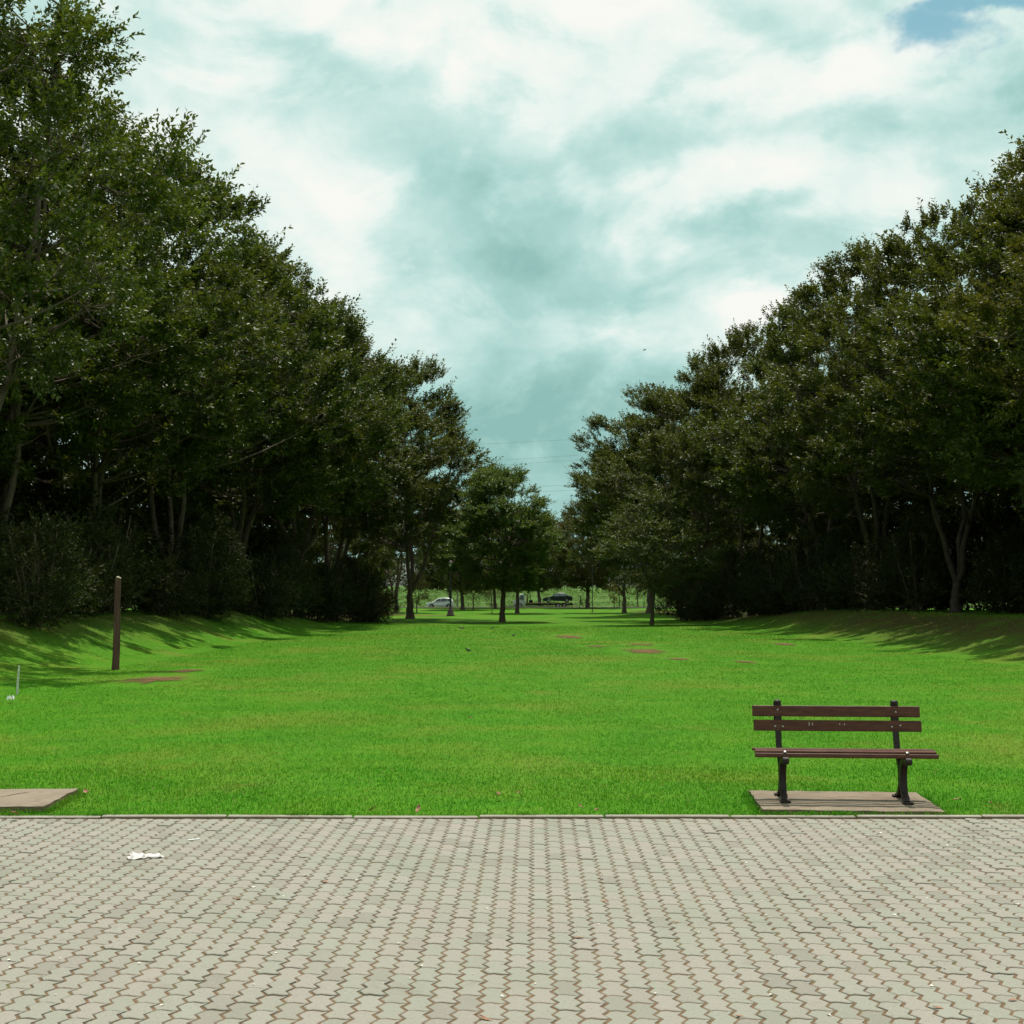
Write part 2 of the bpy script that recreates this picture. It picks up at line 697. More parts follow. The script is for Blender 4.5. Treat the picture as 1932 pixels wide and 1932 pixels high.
# paving
m, t, b, o = mat_new('paver_concrete')
g = G(t)
geo = g.n('ShaderNodeNewGeometry')
oi = g.n('ShaderNodeObjectInfo').outputs['Random']
r1 = g.math('FRACT', g.math('ADD', oi, g.math('MULTIPLY', geo.outputs['Random Per Island'], 7.31)))
r2 = g.math('FRACT', g.math('MULTIPLY', r1, 13.7))
p = geo.outputs['Position']
c = g.ramp(r1, [(.0, (0.249, 0.243, 0.196)), (.35, (0.261, 0.249, 0.203)), (.7, (0.269, 0.247, 0.207)), (1.0, (0.281, 0.249, 0.212))])
c = g.mix(g.rng(r2, .78, 1.0, 0, .55), c, (0.186, 0.172, 0.140))
c = g.mix(g.rng(r2, .14, 0, 0, .6), c, (0.281, 0.270, 0.226))
ms = g.noise(p, .8, 5, .6)
c = g.mix(g.rng(ms, .52, .70, 0, .45), c, (0.201, 0.212, 0.154))
c = g.mix(g.rng(ms, .47, .30, 0, .4), c, (0.257, 0.220, 0.190))
gr = g.noise(p, 140, 3, .7)
c = g.mix(g.rng(gr, .38, .66, 0, .30), c, g.mix(.55, c, (0.127, 0.115, 0.091)))
blot = g.noise(p, 26, 5, .7, .3)
c = g.mix(g.rng(blot, .60, .74, 0, .45), c, (0.175, 0.177, 0.128))
pit = g.noise(p, 75, 2, .5)
c = g.mix(g.rng(pit, .62, .70, 0, .55), c, (0.130, 0.121, 0.098))
light = g.noise(p, 48, 3, .6)
c = g.mix(g.rng(light, .60, .72, 0, .35), c, (0.370, 0.362, 0.326))
stain = g.noise(p, 2.3, 6, .7, .8)
c = g.mix(g.rng(stain, .58, .74, 0, .55), c, (0.182, 0.149, 0.116))
g.l(c, b.inputs['Base Color'])
b.inputs['Roughness'].default_value = .85
b.inputs['Specular IOR Level'].default_value = .25
g.l(g.bump(g.math('ADD', g.noise(p, 220, 3, .7), g.math('MULTIPLY', blot, .8)), .35, .004), b.inputs['Normal'])
M['paver'] = m

m, t, b, o = mat_new('joint_sand')
g = G(t)
p = g.pos()
v = g.noise(p, 30, 5, .7)
c = g.ramp(v, [(.3, (0.108, 0.063, 0.036)), (.6, (0.187, 0.119, 0.071)), (.8, (0.245, 0.169, 0.108))])
mo = g.noise(p, 3.0, 5, .65)
c = g.mix(g.rng(mo, .54, .68, 0, .6), c, (0.115, 0.137, 0.054))
g.l(c, b.inputs['Base Color'])
b.inputs['Roughness'].default_value = .95
b.inputs['Specular IOR Level'].default_value = .1
g.l(g.bump(g.noise(p, 160, 4, .7), .8, .006), b.inputs['Normal'])
M['sand'] = m


def concrete(name, a, b_, stain):
    m, t, b, o = mat_new(name)
    g = G(t)
    p = g.pos()
    v = g.noise(p, 3.0, 7, .65, .4)
    c = g.ramp(v, [(.3, a), (.7, b_)])
    s = g.noise(g.scale(p, (1, 1.6, 1)), 2.1, 6, .7, .9)
    c = g.mix(g.rng(s, .5, .66, 0, .7), c, stain)
    f = g.noise(p, 90, 4, .7)
    c = g.mix(g.rng(f, .5, .75, 0, .35), c, (.2, .17, .13))
    geo = g.n('ShaderNodeNewGeometry')
    sz = g.n('ShaderNodeSeparateXYZ')
    g.l(geo.outputs['Normal'], sz.inputs[0])
    side = g.rng(sz.outputs['Z'], .75, .3)          # browner on the upright faces
    c = g.mix(g.math('MULTIPLY', side, .8), c, (.16, .10, .06))
    g.l(c, b.inputs['Base Color'])
    b.inputs['Roughness'].default_value = .9
    b.inputs['Specular IOR Level'].default_value = .2
    g.l(g.bump(g.math('ADD', f, v), .5, .008), b.inputs['Normal'])
    return m


M['slab'] = concrete('weathered_concrete', (0.173, 0.129, 0.091), (0.243, 0.191, 0.138), (0.140, 0.095, 0.067))
M['slab_old'] = concrete('stained_concrete', (0.188, 0.142, 0.103), (0.263, 0.210, 0.158), (0.157, 0.114, 0.080))
M['kerb'] = concrete('kerb_concrete', (0.310, 0.272, 0.221), (0.402, 0.363, 0.303), (0.255, 0.204, 0.155))

# bench
m, t, b, o = mat_new('bench_wood')
g = G(t)
q = g.obj()
v = g.noise(g.scale(q, (1.2, 14, 14)), 6, 6, .65, .3)
c = g.ramp(v, [(.3, (.046, .016, .009)), (.55, (.096, .035, .019)), (.75, (.145, .062, .036))])
w = g.noise(g.scale(q, (3, 20, 20)), 5, 5, .7)
c = g.mix(g.rng(w, .62, .75, 0, .6), c, (.16, .11, .085))
g.l(c, b.inputs['Base Color'])
b.inputs['Roughness'].default_value = .55
b.inputs['Specular IOR Level'].default_value = .22
g.l(g.bump(v, .4, .004), b.inputs['Normal'])
M['wood'] = m
M['iron'] = simple('cast_iron_paint', (.022, .013, .010), .5, .0, .4, 30, .3, 90, spec=.25)
M['bolt'] = simple('bolt_metal', (.42, .40, .36), .35, .9, .2, 40)

# old timber
m, t, b, o = mat_new('old_timber')
g = G(t)
q = g.obj()
v = g.noise(g.scale(q, (10, 10, .7)), 2.2, 7, .7, .3)
c = g.ramp(v, [(.3, (.032, .013, .008)), (.52, (.090, .038, .022)), (.75, (.175, .090, .055))])
g.l(c, b.inputs['Base Color'])
b.inputs['Roughness'].default_value = .85
g.l(g.bump(v, .9, .02), b.inputs['Normal'])
M['timber'] = m
M['lichen'] = simple('lichen_cap', (.42, .37, .27), .95, var=.3, scale=30)
M['stake'] = simple('whitewashed_wood', (.52, .50, .40), .8, var=.25, scale=20)
M['paper'] = simple('white_paper', (.85, .82, .79), .8, var=.04, scale=10)
M['pinkpaper'] = simple('pinkish_paper', (.62, .555, .53), .8, var=.05, scale=10)
M['dryleaf'] = simple('dry_leaf', (.26, .12, .055), .7, var=.5, scale=40)
M['palepetal'] = simple('pale_flake', (.62, .55, .46), .8, var=.3, scale=60)
M['bird'] = simple('dark_feathers', (.012, .012, .013), .5, var=.4, scale=30)
M['beak'] = simple('beak_horn', (.03, .03, .03), .4)
M['whitecar'] = simple('white_car_paint', (.74, .76, .74), .25, var=.03, scale=2)
M['darkcar'] = simple('dark_car_paint', (.026, .034, .040), .4, .0, .1, 2, spec=.3)
M['glass'] = simple('window_glass', (.02, .028, .03), .06, 0, .1, 2, spec=.8)
M['skyglass'] = simple('window_glass_sky_reflection', (.26, .34, .33), .08, 0, .1, 2, spec=.8)  # pale base colour stands for sky mirrored in the saloon's windows
M['tyre'] = simple('tyre_rubber', (.015, .015, .015), .85)
M['rim'] = simple('wheel_rim', (.45, .45, .44), .35, .7)
M['redsteel'] = simple('red_brown_steel', (.13, .035, .022), .6, var=.4, scale=3)
M['lampbase'] = simple('dark_red_iron', (.045, .018, .013), .6, var=.3, scale=5)
M['darksteel'] = simple('dark_steel', (.022, .02, .019), .55, .3, .4, 3)
M['lampglass'] = simple('headlamp_glass', (.55, .6, .6), .1, 0, .1, 2)
M['redlens'] = simple('tail_lens', (.35, .03, .02), .3)
M['pole'] = simple('green_black_pole', (.012, .018, .016), .5, .3, .3, 4)
M['galv'] = simple('grey_pole', (.06, .065, .06), .6, .3, .2, 4)
M['skin'] = simple('skin', (.22, .12, .075), .6)
M['cloth'] = simple('dark_clothes', (.016, .016, .02), .85, var=.3, scale=20)
M['trouser'] = simple('grey_trousers', (.03, .03, .036), .85, var=.3, scale=20)
M['hair'] = simple('black_hair', (.01, .008, .007), .6)
M['wire'] = simple('power_cable', (.16, .19, .18), .6)
M['asphalt'] = simple('asphalt', (.05, .05, .048), .9, var=.25, scale=3, bump=.3, bscale=40)
M['hill'] = simple('far_hill', (.055, .075, .06), .95, var=.25, scale=.02)

# ================================================================== the setting
# ground sheet
xs = np.concatenate([[-3500, -1500, -700, -350, -200, -130, -90, -70], np.arange(-55, 56, 1.0), [70, 90, 130, 200, 350, 700, 1500, 3500]])
ys = np.concatenate([[-600, -150, -40, -10, 2, 8, 10.225, 10.245, 10.5], np.arange(11, 141, 1.0), np.arange(143, 211, 3.0),
                     [220, 235, 250, 265, 280, 300, 320, 340, 370, 400, 450, 520, 650, 850, 1200, 2000, 3500]])
X, Y = np.meshgrid(xs, ys)
Z = gz(X, Y)
Z = np.where(Y < 10.23, -0.11, Z - 0.004)
Vv = np.stack([X, Y, Z], -1).reshape(-1, 3)
nx, ny = len(xs), len(ys)
ii = np.arange(nx * ny).reshape(ny, nx)
Fq = np.stack([ii[:-1, :-1], ii[:-1, 1:], ii[1:, 1:], ii[1:, :-1]], -1).reshape(-1, 4)
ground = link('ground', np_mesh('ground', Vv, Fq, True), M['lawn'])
tag(ground, 'flat green lawn rising into low grassy banks under the trees', 'lawn', kind='structure')

# far hill behind everything
hp = []
for i in range(80):
    x = -2400 + i * 4800 / 79
    h = 62 + 45 * math.sin(i * .19 + .6) + 16 * math.sin(i * .53) + 7 * math.sin(i * 1.7)
    hp.append((x, h))
hm = MB()
for i in range(79):
    (x0, h0), (x1, h1) = hp[i], hp[i + 1]
    hm.add([(x0, 2300, 0), (x1, 2300, 0), (x1, 2900, h1 * 1.0), (x0, 2900, h0 * 1.0), (x1, 3400, h1 * .6), (x0, 3400, h0 * .6)],
           [(0, 1, 2, 3), (3, 2, 4, 5)])
hill = hm.build('hills', M['hill'], smooth=True)
tag(hill, 'low grey-green hills far beyond the meadow', 'hills', kind='structure')

# pavement: sand bed with pavers
pave = MB()
pave.add([(-16, -8, -.0022), (16, -8, -.0022), (16, PAVE_Y + .02, -.0022), (-16, PAVE_Y + .02, -.0022)], [(0, 1, 2, 3)])
pavement = pave.build('pavement', M['sand'])
tag(pavement, 'grey-green paving of zigzag interlocking blocks with brown sandy joints', 'paving', kind='structure')

PW, PL = .1045, .209
AMP = .0150


def paver_outline(length0, length1, gap=.0036):
    """closed outline (counter-clockwise) of one block from y=length0 to y=length1 (cut blocks are shorter)"""
    def side(y):
        ph = (y / (PL / 2)) % 1.0
        return AMP * (4 * abs(ph - .5) - 1)
    ys_ = [y for y in np.arange(-PL, PL + .001, PL / 8) if length0 + .004 < y < length1 - .004 and abs((y / (PL / 4)) - round(y / (PL / 4))) < .02]
    wig = [.001, .0085, -.0085, -.001]
    xs_ = [-.5, -.25, .25, .5]
    a, b2 = length0 + gap * 1.7, length1 - gap * 1.7
    hw = PW / 2 - gap * 1.85
    out = []
    for x, w_ in zip(xs_, wig):                      # near end, left to right
        out.append((x * 2 * hw + side(a), a + w_))
    for y in ys_:
        out.append((hw + side(y), y))
    for x, w_ in reversed(list(zip(xs_, wig))):      # far end, right to left
        out.append((x * 2 * hw + side(b2), b2 + w_))
    for y in reversed(ys_):
        out.append((-hw + side(y), y))
    return out


def paver_geo(l0, l1):
    ol = paver_outline(l0, l1)
    n = len(ol)
    cx = sum(p_[0] for p_ in ol) / n
    cy_ = (l0 + l1) / 2
    ins = []
    for x, y in ol:
        ins.append((cx + (x - cx) * .945, cy_ + (y - cy_) * .967))
    v = [(x, y, 0.0) for x, y in ins] + [(x, y, -.0026) for x, y in ol] + [(x, y, -.03) for x, y in ol]
    f = [tuple(range(n))]
    for i in range(n):
        j = (i + 1) % n
        f.append((i, i + n, j + n, j))
        f.append((i + n, i + 2 * n, j + 2 * n, j + n))
    return v, f


full_v, full_f = paver_geo(-PL / 2, PL / 2)
me_full = bpy.data.meshes.new('paver')
me_full.from_pydata(full_v, [], full_f)
me_full.update()
me_full.materials.append(M['paver'])
SHEAR = math.tan(R(1.0))
cols = []
rest = MB()
ncol = int(13.0 / PW)
allp = []
for ci in range(-ncol // 2, ncol // 2 + 1):
    stag = (PL / 2 if ci % 2 else 0.0) + random.uniform(-.006, .006)
    far_end = PAVE_Y - .002
    y = far_end
    first = True
    x0 = ci * PW
    while y > 3.2:
        ln = PL
        if first and stag > .03:
            ln = stag
        first = False
        yc = y - ln / 2
        xc = x0 + (yc - PAVE_Y) * -(-SHEAR)
        if abs(xc) < .42 * yc + 1.8:
            allp.append((xc, yc, ln))
        y -= ln
allp.sort(key=lambda q_: (0 if abs(q_[0]) < .395 * q_[1] + .02 and q_[1] > 5.12 else 1, q_[1]))
nobj = 0
half_v, half_f = paver_geo(-PL / 4, PL / 4)
for (xc, yc, ln) in allp:
    rz = random.gauss(0, .006)
    zz = abs(random.gauss(0, .0014)) + (.003 if random.random() < .07 else 0)
    tx, ty = random.gauss(0, .005), random.gauss(0, .006)
    if nobj < 300 and ln == PL and abs(xc) < .395 * yc + .02 and yc > 5.12:
        o_ = link('paver', me_full, None, pavement, (xc, yc, zz))
        o_.rotation_euler = (tx, ty, rz)
        nobj += 1
    else:
        vv, ff = (full_v, full_f) if ln == PL else (paver_geo(-ln / 2, ln / 2) if abs(ln - PL / 2) > .008 else (half_v, half_f))
        Mx = Matrix.Translation((xc, yc, zz)) @ Matrix.Rotation(rz, 4, 'Z') @ Matrix.Rotation(tx, 4, 'X') @ Matrix.Rotation(ty, 4, 'Y')
        rest.add([Mx @ Vector(q_) for q_ in vv], ff)
me_rest = bpy.data.meshes.new('pavers')
me_rest.from_pydata(rest.v, [], rest.f)
me_rest.update()
o_ = link('paver_field', me_rest, M['paver'], pavement)
o_['kind'] = 'stuff'
x = -13.0
while x < 13.0:
    ln = .98
    kb = MB().box((0, 0, 0), (ln - .012, .052, .14), bev=.008)
    o_ = kb.build('kerb_stone', M['kerb'], pavement, (x + ln / 2, PAVE_Y + .034 + random.gauss(0, .003), -.049 + random.gauss(0, .0022)))
    o_.rotation_euler = (0, random.gauss(0, .002), random.gauss(0, .002))
    x += ln

# road far behind the lawn
rd = MB()
zr = float(gz(0, 191))
rd.add([(-160, 187.5, zr + .05), (160, 187.5, zr + .05), (160, 194.5, zr + .10), (-160, 194.5, zr + .10)], [(0, 1, 2, 3)])
road = rd.build('road', M['asphalt'])
tag(road, 'grey asphalt road crossing behind the park', 'road', kind='structure')
kb = MB().box((0, 187.2, zr + .02), (320, .35, .30), bev=.03)
rk = kb.build('road_kerb', M['kerb'])
tag(rk, 'concrete kerb along the park side of the road', 'kerb', kind='structure')


# bare soil patches
SOIL = []


def soil_patch(cx, cy_, rx, ry, label, seed, rot=0.0):
    rs = np.random.RandomState(seed)
    na, nr = 64, 7
    a = np.linspace(0, 2 * np.pi, na, endpoint=False)
    w_ = np.ones(na)
    for k in range(2, 14):
        w_ += rs.normal(0, .16 / k ** .55) * np.cos(k * a + rs.uniform(0, 6.3))
    w_ = np.clip(w_, .45, 1.5)
    V_ = [(cx, cy_)]
    for i in range(1, nr + 1):
        fr = i / nr
        for j in range(na):
            lx, ly = math.cos(a[j]) * rx * w_[j] * fr, math.sin(a[j]) * ry * w_[j] * fr
            V_.append((cx + lx * math.cos(rot) - ly * math.sin(rot), cy_ + lx * math.sin(rot) + ly * math.cos(rot)))
    V_ = np.array(V_)
    zz = gz(V_[:, 0], V_[:, 1]) + .012
    tri, quad = [], []
    for j in range(na):
        tri.append((0, 1 + j, 1 + (j + 1) % na))
    for i in range(nr - 1):
        for j in range(na):
            a0, b0 = 1 + i * na + j, 1 + i * na + (j + 1) % na
            quad.append((a0, a0 + na, b0 + na, b0))
    me_ = np_mesh('soil_patch', np.c_[V_, zz], [np.array(tri), np.array(quad)])
    at = me_.attributes.new('edge', 'FLOAT', 'POINT')
    at.data.foreach_set('value', np.concatenate([[0.0], np.repeat(np.arange(1, nr + 1) / nr, na)]).astype(np.float32))
    o = link('soil_patch', me_, M['soil'])
    tag(o, label, 'bare soil', kind='structure')
    SOIL.append((cx, cy_, rx, ry, rot))


def sp(u, v, ru, rv, label, seed):
    c0 = px(u, v)
    n0, f0 = px(u, v + rv), px(u, v - rv)
    soil_patch(c0.x, (n0.y + f0.y) / 2, 1.35 * ru / 2790 * c0.y, 1.5 * (f0.y - n0.y) / 2, label, seed)


sp(330, 1466, 72, 13, 'worn brown earth patch in front of the wooden post', 1)
sp(400, 1443, 48, 6, 'thin worn strip of earth behind the patch by the post', 2)
sp(1225, 1371, 44, 3.2, 'long thin bare patch far out in mid lawn', 3)
sp(1390, 1403, 66, 8, 'largest reddish bare patch right of mid lawn', 4)
sp(1380, 1387, 40, 3, 'narrow bare strip just behind the largest patch', 5)
sp(1605, 1424, 40, 3.2, 'small bare strip on the lawn above the bench', 6)
sp(1690, 1389, 26, 4, 'faint bare patch near the shaded right bank', 7)
sp(1285, 1390, 40, 2.8, 'faint bare strip left of the largest patch', 8)
sp(1460, 1420, 34, 3, 'faint bare strip below the largest patch', 9)
soil_patch(-9.5, 134, 12, 3.4, 'sunlit strip of trodden earth around the lamp post', 10)
soil_patch(9.0, 150, 9, 1.6, 'pale trodden strip crossing the far lawn', 11)


# ================================================================== trees
def unit(a):
    return a / np.maximum(np.linalg.norm(a, axis=-1, keepdims=True), 1e-9)


def leaves(P, D, Ln, rs, wr=.42, fold=.22, flat=.55):
    """leaf blades: base P, direction D, length Ln; two triangles each, folded along the midrib"""
    n = len(P)
    up = np.array([0, 0, 1.0]) + rs.normal(0, flat, (n, 3))
    Wd = unit(np.cross(D, up))
    Nn = unit(np.cross(Wd, D))
    Ln = Ln[:, None]
    w_ = Ln * wr * .5
    mid_ = P + D * Ln * .45
    V_ = np.empty((n, 4, 3))
    V_[:, 0] = P
    V_[:, 1] = mid_ + Wd * w_ + Nn * w_ * fold
    V_[:, 2] = P + D * Ln - Nn * Ln * .12
    V_[:, 3] = mid_ - Wd * w_ + Nn * w_ * fold
    base = np.arange(n)[:, None] * 4
    F_ = np.concatenate([base + np.array([[0, 1, 2]]), base + np.array([[0, 2, 3]])], 1).reshape(-1, 3)
    return V_.reshape(-1, 3), F_


def np_tube(paths, sides=6):
    """paths: list of (pts (k,3), radii (k,))"""
    Vs, Fs, off = [], [], 0
    ang = np.linspace(0, 2 * np.pi, sides, endpoint=False)
    for pts, rad in paths:
        pts = np.asarray(pts, float)
        k = len(pts)
        d = unit(np.gradient(pts, axis=0))
        ref = np.array([1.0, 0.2, 0.1])
        u_ = unit(np.cross(d, ref))
        v_ = np.cross(d, u_)
        ring = pts[:, None] + (u_[:, None] * np.cos(ang)[None, :, None] + v_[:, None] * np.sin(ang)[None, :, None]) * np.asarray(rad)[:, None, None]
        Vs.append(ring.reshape(-1, 3))
        id_ = off + np.arange(k * sides).reshape(k, sides)
        a = id_[:-1]
        b2 = np.roll(id_, -1, 1)[:-1]
        c2 = np.roll(id_, -1, 1)[1:]
        d2 = id_[1:]
        Fs.append(np.stack([a, b2, c2, d2], -1).reshape(-1, 4))
        off += k * sides
    return np.concatenate(Vs), np.concatenate(Fs)


def bez(a, b2, c2, n):
    t_ = np.linspace(0, 1, n)[:, None]
    return (1 - t_) ** 2 * a + 2 * t_ * (1 - t_) * b2 + t_ ** 2 * c2


def tree_mesh(name, seed, H, Rc, z0, nclump=90, shoots=26, lv=16, leaf=.19, stems=3, fork=3.0, trunk_r=.28,
              clump_r=1.25, up=.55, peak=.42, sparse_top=0.0, shoot_len=(.6, 1.15), spread=.32, wr=.42, layered=False, droop=0.0, twist=.55, topexp=.75, squash=.62, sub=1, bough_r=1.7):
    rs = np.random.RandomState(seed)
    # stems
    paths, stem_pts = [], []
    lean = rs.normal(0, .25, 2)
    top_trunk = np.array([lean[0] * .4, lean[1] * .4, fork])
    if fork > .3:
        tp = bez(np.zeros(3), np.array([lean[0] * .1, lean[1] * .1, fork * .5]), top_trunk, 9)
        tp[1:-1, :2] += rs.normal(0, trunk_r * .12, (7, 2))
        tr_ = np.linspace(trunk_r * 1.15, trunk_r * .85, 9)
        tr_[0] *= 1.55
        tr_[1] *= 1.12
        tp[0, 2] = -.35
        paths.append((tp, tr_))
    a0 = rs.uniform(0, 6.28)
    for s in range(stems):
        a = a0 + s * 2 * np.pi / stems + rs.normal(0, .25)
        rr = Rc * spread * rs.uniform(.6, 1.2) if stems > 1 else Rc * .1
        end = np.array([math.cos(a) * rr * 1.25, math.sin(a) * rr * 1.25, H * rs.uniform(.80, .93)])
        ctrl = np.array([math.cos(a) * rr * .9, math.sin(a) * rr * .9, fork + (H - fork) * .38])
        st = top_trunk if fork > .3 else np.array([math.cos(a) * .12, math.sin(a) * .12, -.2])
        bp = bez(st, ctrl, end, 14)
        bp[1:, :] += np.cumsum(rs.normal(0, H * .006, (13, 3)), 0)
        r0 = trunk_r * (.62 if stems > 1 else .85)
        paths.append((bp, np.linspace(r0, .03, 14)))
        stem_pts.append(np.c_[bp, np.linspace(r0, .03, 14)])
    SP = np.concatenate(stem_pts)
    # clumps
    ph = rs.uniform(0, 6.28, 4)
    C = []
    while len(C) < nclump:
        t_ = rs.uniform(0, 1)
        prof = (t_ / peak) ** .42 if t_ < peak else ((1 - t_) / (1 - peak)) ** topexp
        if rs.uniform() > prof * .9 + .1:
            continue
        if sparse_top and t_ > .6 and rs.uniform() < sparse_top:
            continue
        a = rs.uniform(0, 6.28)
        lump = 1 + .16 * math.sin(2 * a + ph[0] + t_ * 4) + .12 * math.sin(3 * a + ph[1] - t_ * 7) + .10 * math.sin(5 * a + ph[2] + t_ * 11)
        rf = rs.uniform(.22, 1) ** .55
        r_ = Rc * prof * lump * rf
        C.append((math.cos(a) * r_, math.sin(a) * r_, z0 + t_ * (H - z0) * .97, rf, t_))
    C = np.array(C)
    boughs = C
    for cpt in boughs:
        d = np.linalg.norm(SP[:, :3] - cpt[:3] + np.array([0, 0, .0]), axis=1) + np.where(SP[:, 2] > cpt[2] - .3 * np.hypot(cpt[0] - SP[:, 0], cpt[1] - SP[:, 1]), 6, 0)
        k = int(np.argmin(d))
        st = SP[k, :3]
        en = cpt[:3]
        ctrl = (st + en) / 2 + np.array([0, 0, -.12 * np.linalg.norm(en - st)]) + rs.normal(0, .15, 3)
        bp = bez(st, ctrl, en, 6)
        r0 = min(.09, SP[k, 3] * .6) + .008
        paths.append((bp, np.linspace(r0, .012, 6)))
    if sub > 1:
        # each bough carries smaller sprays over its upper, outer side
        big_ = np.repeat(C, sub, 0)
        m0 = len(big_)
        o3 = unit(rs.normal(0, 1, (m0, 3)) + unit(np.c_[big_[:, :2], np.zeros(m0)]) * .55 + np.array([0, 0, .55]))
        o3 *= (rs.uniform(.55, 1.0, m0) * bough_r)[:, None] * np.array([1, 1, .62])
        sub_c = big_[:, :3] + o3
        for q0, q1 in zip(big_[:, :3], sub_c):
            paths.append((np.stack([q0, (q0 + q1) / 2 + np.array([0, 0, -.08]), q1]), np.array([.02, .014, .008])))
        C = np.c_[sub_c, big_[:, 3:]]
        nclump = m0
    Vt, Ft = np_tube(paths, 5)
    me_t = np_mesh(name + '_trunk', Vt, Ft, True)
    # shoots
    n = nclump * shoots
    ci = np.repeat(np.arange(nclump), shoots)
    cc = C[ci, :3]
    cs = clump_r * rs.uniform(.75, 1.25, nclump)[ci]
    off = unit(rs.normal(0, 1, (n, 3))) * (rs.uniform(0, 1, n) ** .45)[:, None]
    off *= cs[:, None] * np.array([1, 1, .34 if layered else squash])
    S0 = cc + off
    outw = unit(np.c_[S0[:, 0], S0[:, 1], (S0[:, 2] - (z0 + (H - z0) * .4)) * .35])
    sdir = unit(outw * .75 + unit((o3[ci] if sub > 1 else off) + 1e-6) * .5 + np.array([0, 0, up - droop]) + rs.normal(0, .34, (n, 3)))
    if layered:
        sdir = unit(sdir * np.array([1, 1, .45]))
    sl = rs.uniform(*shoot_len, n) * np.where(rs.uniform(0, 1, n) < .10, 1.6, 1.0)
    # leaves on shoots
    m_ = n * lv
    si = np.repeat(np.arange(n), lv)
    tt = (np.tile(np.arange(lv), n) + rs.uniform(0, 1, m_)) / lv
    tt = .08 + .92 * tt
    P = S0[si] + sdir[si] * (sl[si] * tt)[:, None] + np.array([0, 0, 1.0]) * ((.16 - droop * .5) * (sl[si] * tt ** 2))[:, None]
    # perpendicular spiral
    ref = unit(np.cross(sdir, np.array([.31, .2, .93])))
    ref2 = np.cross(sdir, ref)
    ang = np.tile(np.arange(lv), n) * 2.4 + np.repeat(rs.uniform(0, 6.28, n), lv)
    perp = ref[si] * np.cos(ang)[:, None] + ref2[si] * np.sin(ang)[:, None]
    D = unit(sdir[si] * (.55 + .5 * tt)[:, None] + perp * .85 + rs.normal(0, .22, (m_, 3)) + np.array([0, 0, .05 - droop * .6]))
    Ln = leaf * rs.uniform(.65, 1.25, m_)
    V_, F_ = leaves(P, D, Ln, rs, wr, flat=twist)
    me_c = np_mesh(name + '_crown', V_, F_)
    return me_t, me_c


TM = {}
for i, (sd_, H_, R_, z_, st_) in enumerate([(11, 23, 7.2, 6.6, 3), (23, 23, 6.9, 6.8, 4), (37, 22.5, 7.3, 7.0, 3), (41, 23, 7.0, 6.4, 3), (59, 22, 6.9, 6.8, 4)]):
    TM['av%d' % i] = tree_mesh('avenue%d' % i, sd_, H_, R_, z_, nclump=92, sub=7, bough_r=1.75, shoots=10, lv=15, leaf=.215, wr=.5, peak=.28, shoot_len=(.35, .95),
                               squash=.55, clump_r=.55, stems=st_, fork=[1.6, 2.6, 1.2, 2.2, 3.0][i], trunk_r=.27, spread=.34)
TM['near'] = tree_mesh('near', 71, 21.5, 6.6, 6.6, nclump=74, sub=7, bough_r=1.6, shoots=12, lv=15, leaf=.165, wr=.5, peak=.22, topexp=1.25, shoot_len=(.3, .9), squash=.55,
                       clump_r=.5, stems=5, fork=1.0, trunk_r=.21, up=.35, spread=.42)
TM['back'] = tree_mesh('back', 173, 20, 6.4, 2.2, nclump=90, sub=5, bough_r=1.7, shoots=9, lv=13, leaf=.27, wr=.55, peak=.35, shoot_len=(.35, .9), squash=.6,
                       clump_r=.6, stems=4, fork=1.0, trunk_r=.22)
TM['umbrella'] = tree_mesh('umbrella', 83, 11.2, 3.7, 2.4, nclump=84, sub=6, bough_r=1.0, shoots=11, lv=14, leaf=.18, wr=.5, topexp=.5, stems=3, fork=2.6, trunk_r=.20, clump_r=.45, layered=True, up=.12, peak=.5, shoot_len=(.4, .8))
TM['young'] = tree_mesh('young', 97, 8.8, 3.3, 2.2, nclump=80, shoots=18, lv=14, leaf=.17, stems=2, fork=2.2, trunk_r=.12, clump_r=.8, layered=True, up=.05, droop=.12, shoot_len=(.5, .9))
TM['mid'] = tree_mesh('mid', 101, 15.5, 5.2, 2.8, nclump=84, sub=6, bough_r=1.5, shoots=9, lv=14, leaf=.26, wr=.5, stems=4, fork=2.4, trunk_r=.30, clump_r=.6, spread=.5)
TM['small'] = tree_mesh('small', 113, 4.4, 1.35, 1.6, nclump=22, shoots=12, lv=12, leaf=.17, stems=2, fork=1.3, trunk_r=.075, clump_r=.42, up=.0, droop=.25, shoot_len=(.3, .6))
TM['willowy'] = tree_mesh('willowy', 127, 6.0, 2.2, 2.2, nclump=26, shoots=14, lv=14, leaf=.18, stems=2, fork=1.9, trunk_r=.10, clump_r=.6, up=-.2, droop=.6, shoot_len=(.6, 1.2), wr=.25)
for i, sd_ in enumerate((131, 139, 149)):
    TM['shrub%d' % i] = tree_mesh('shrub%d' % i, sd_, [3.6, 4.4, 3.0][i], [1.9, 1.8, 2.0][i], .15, nclump=50, shoots=20, lv=12, leaf=.135, stems=5, fork=0.0,
                                  trunk_r=.06, clump_r=.55, up=.4, peak=.38, shoot_len=(.25, .55), spread=.5)


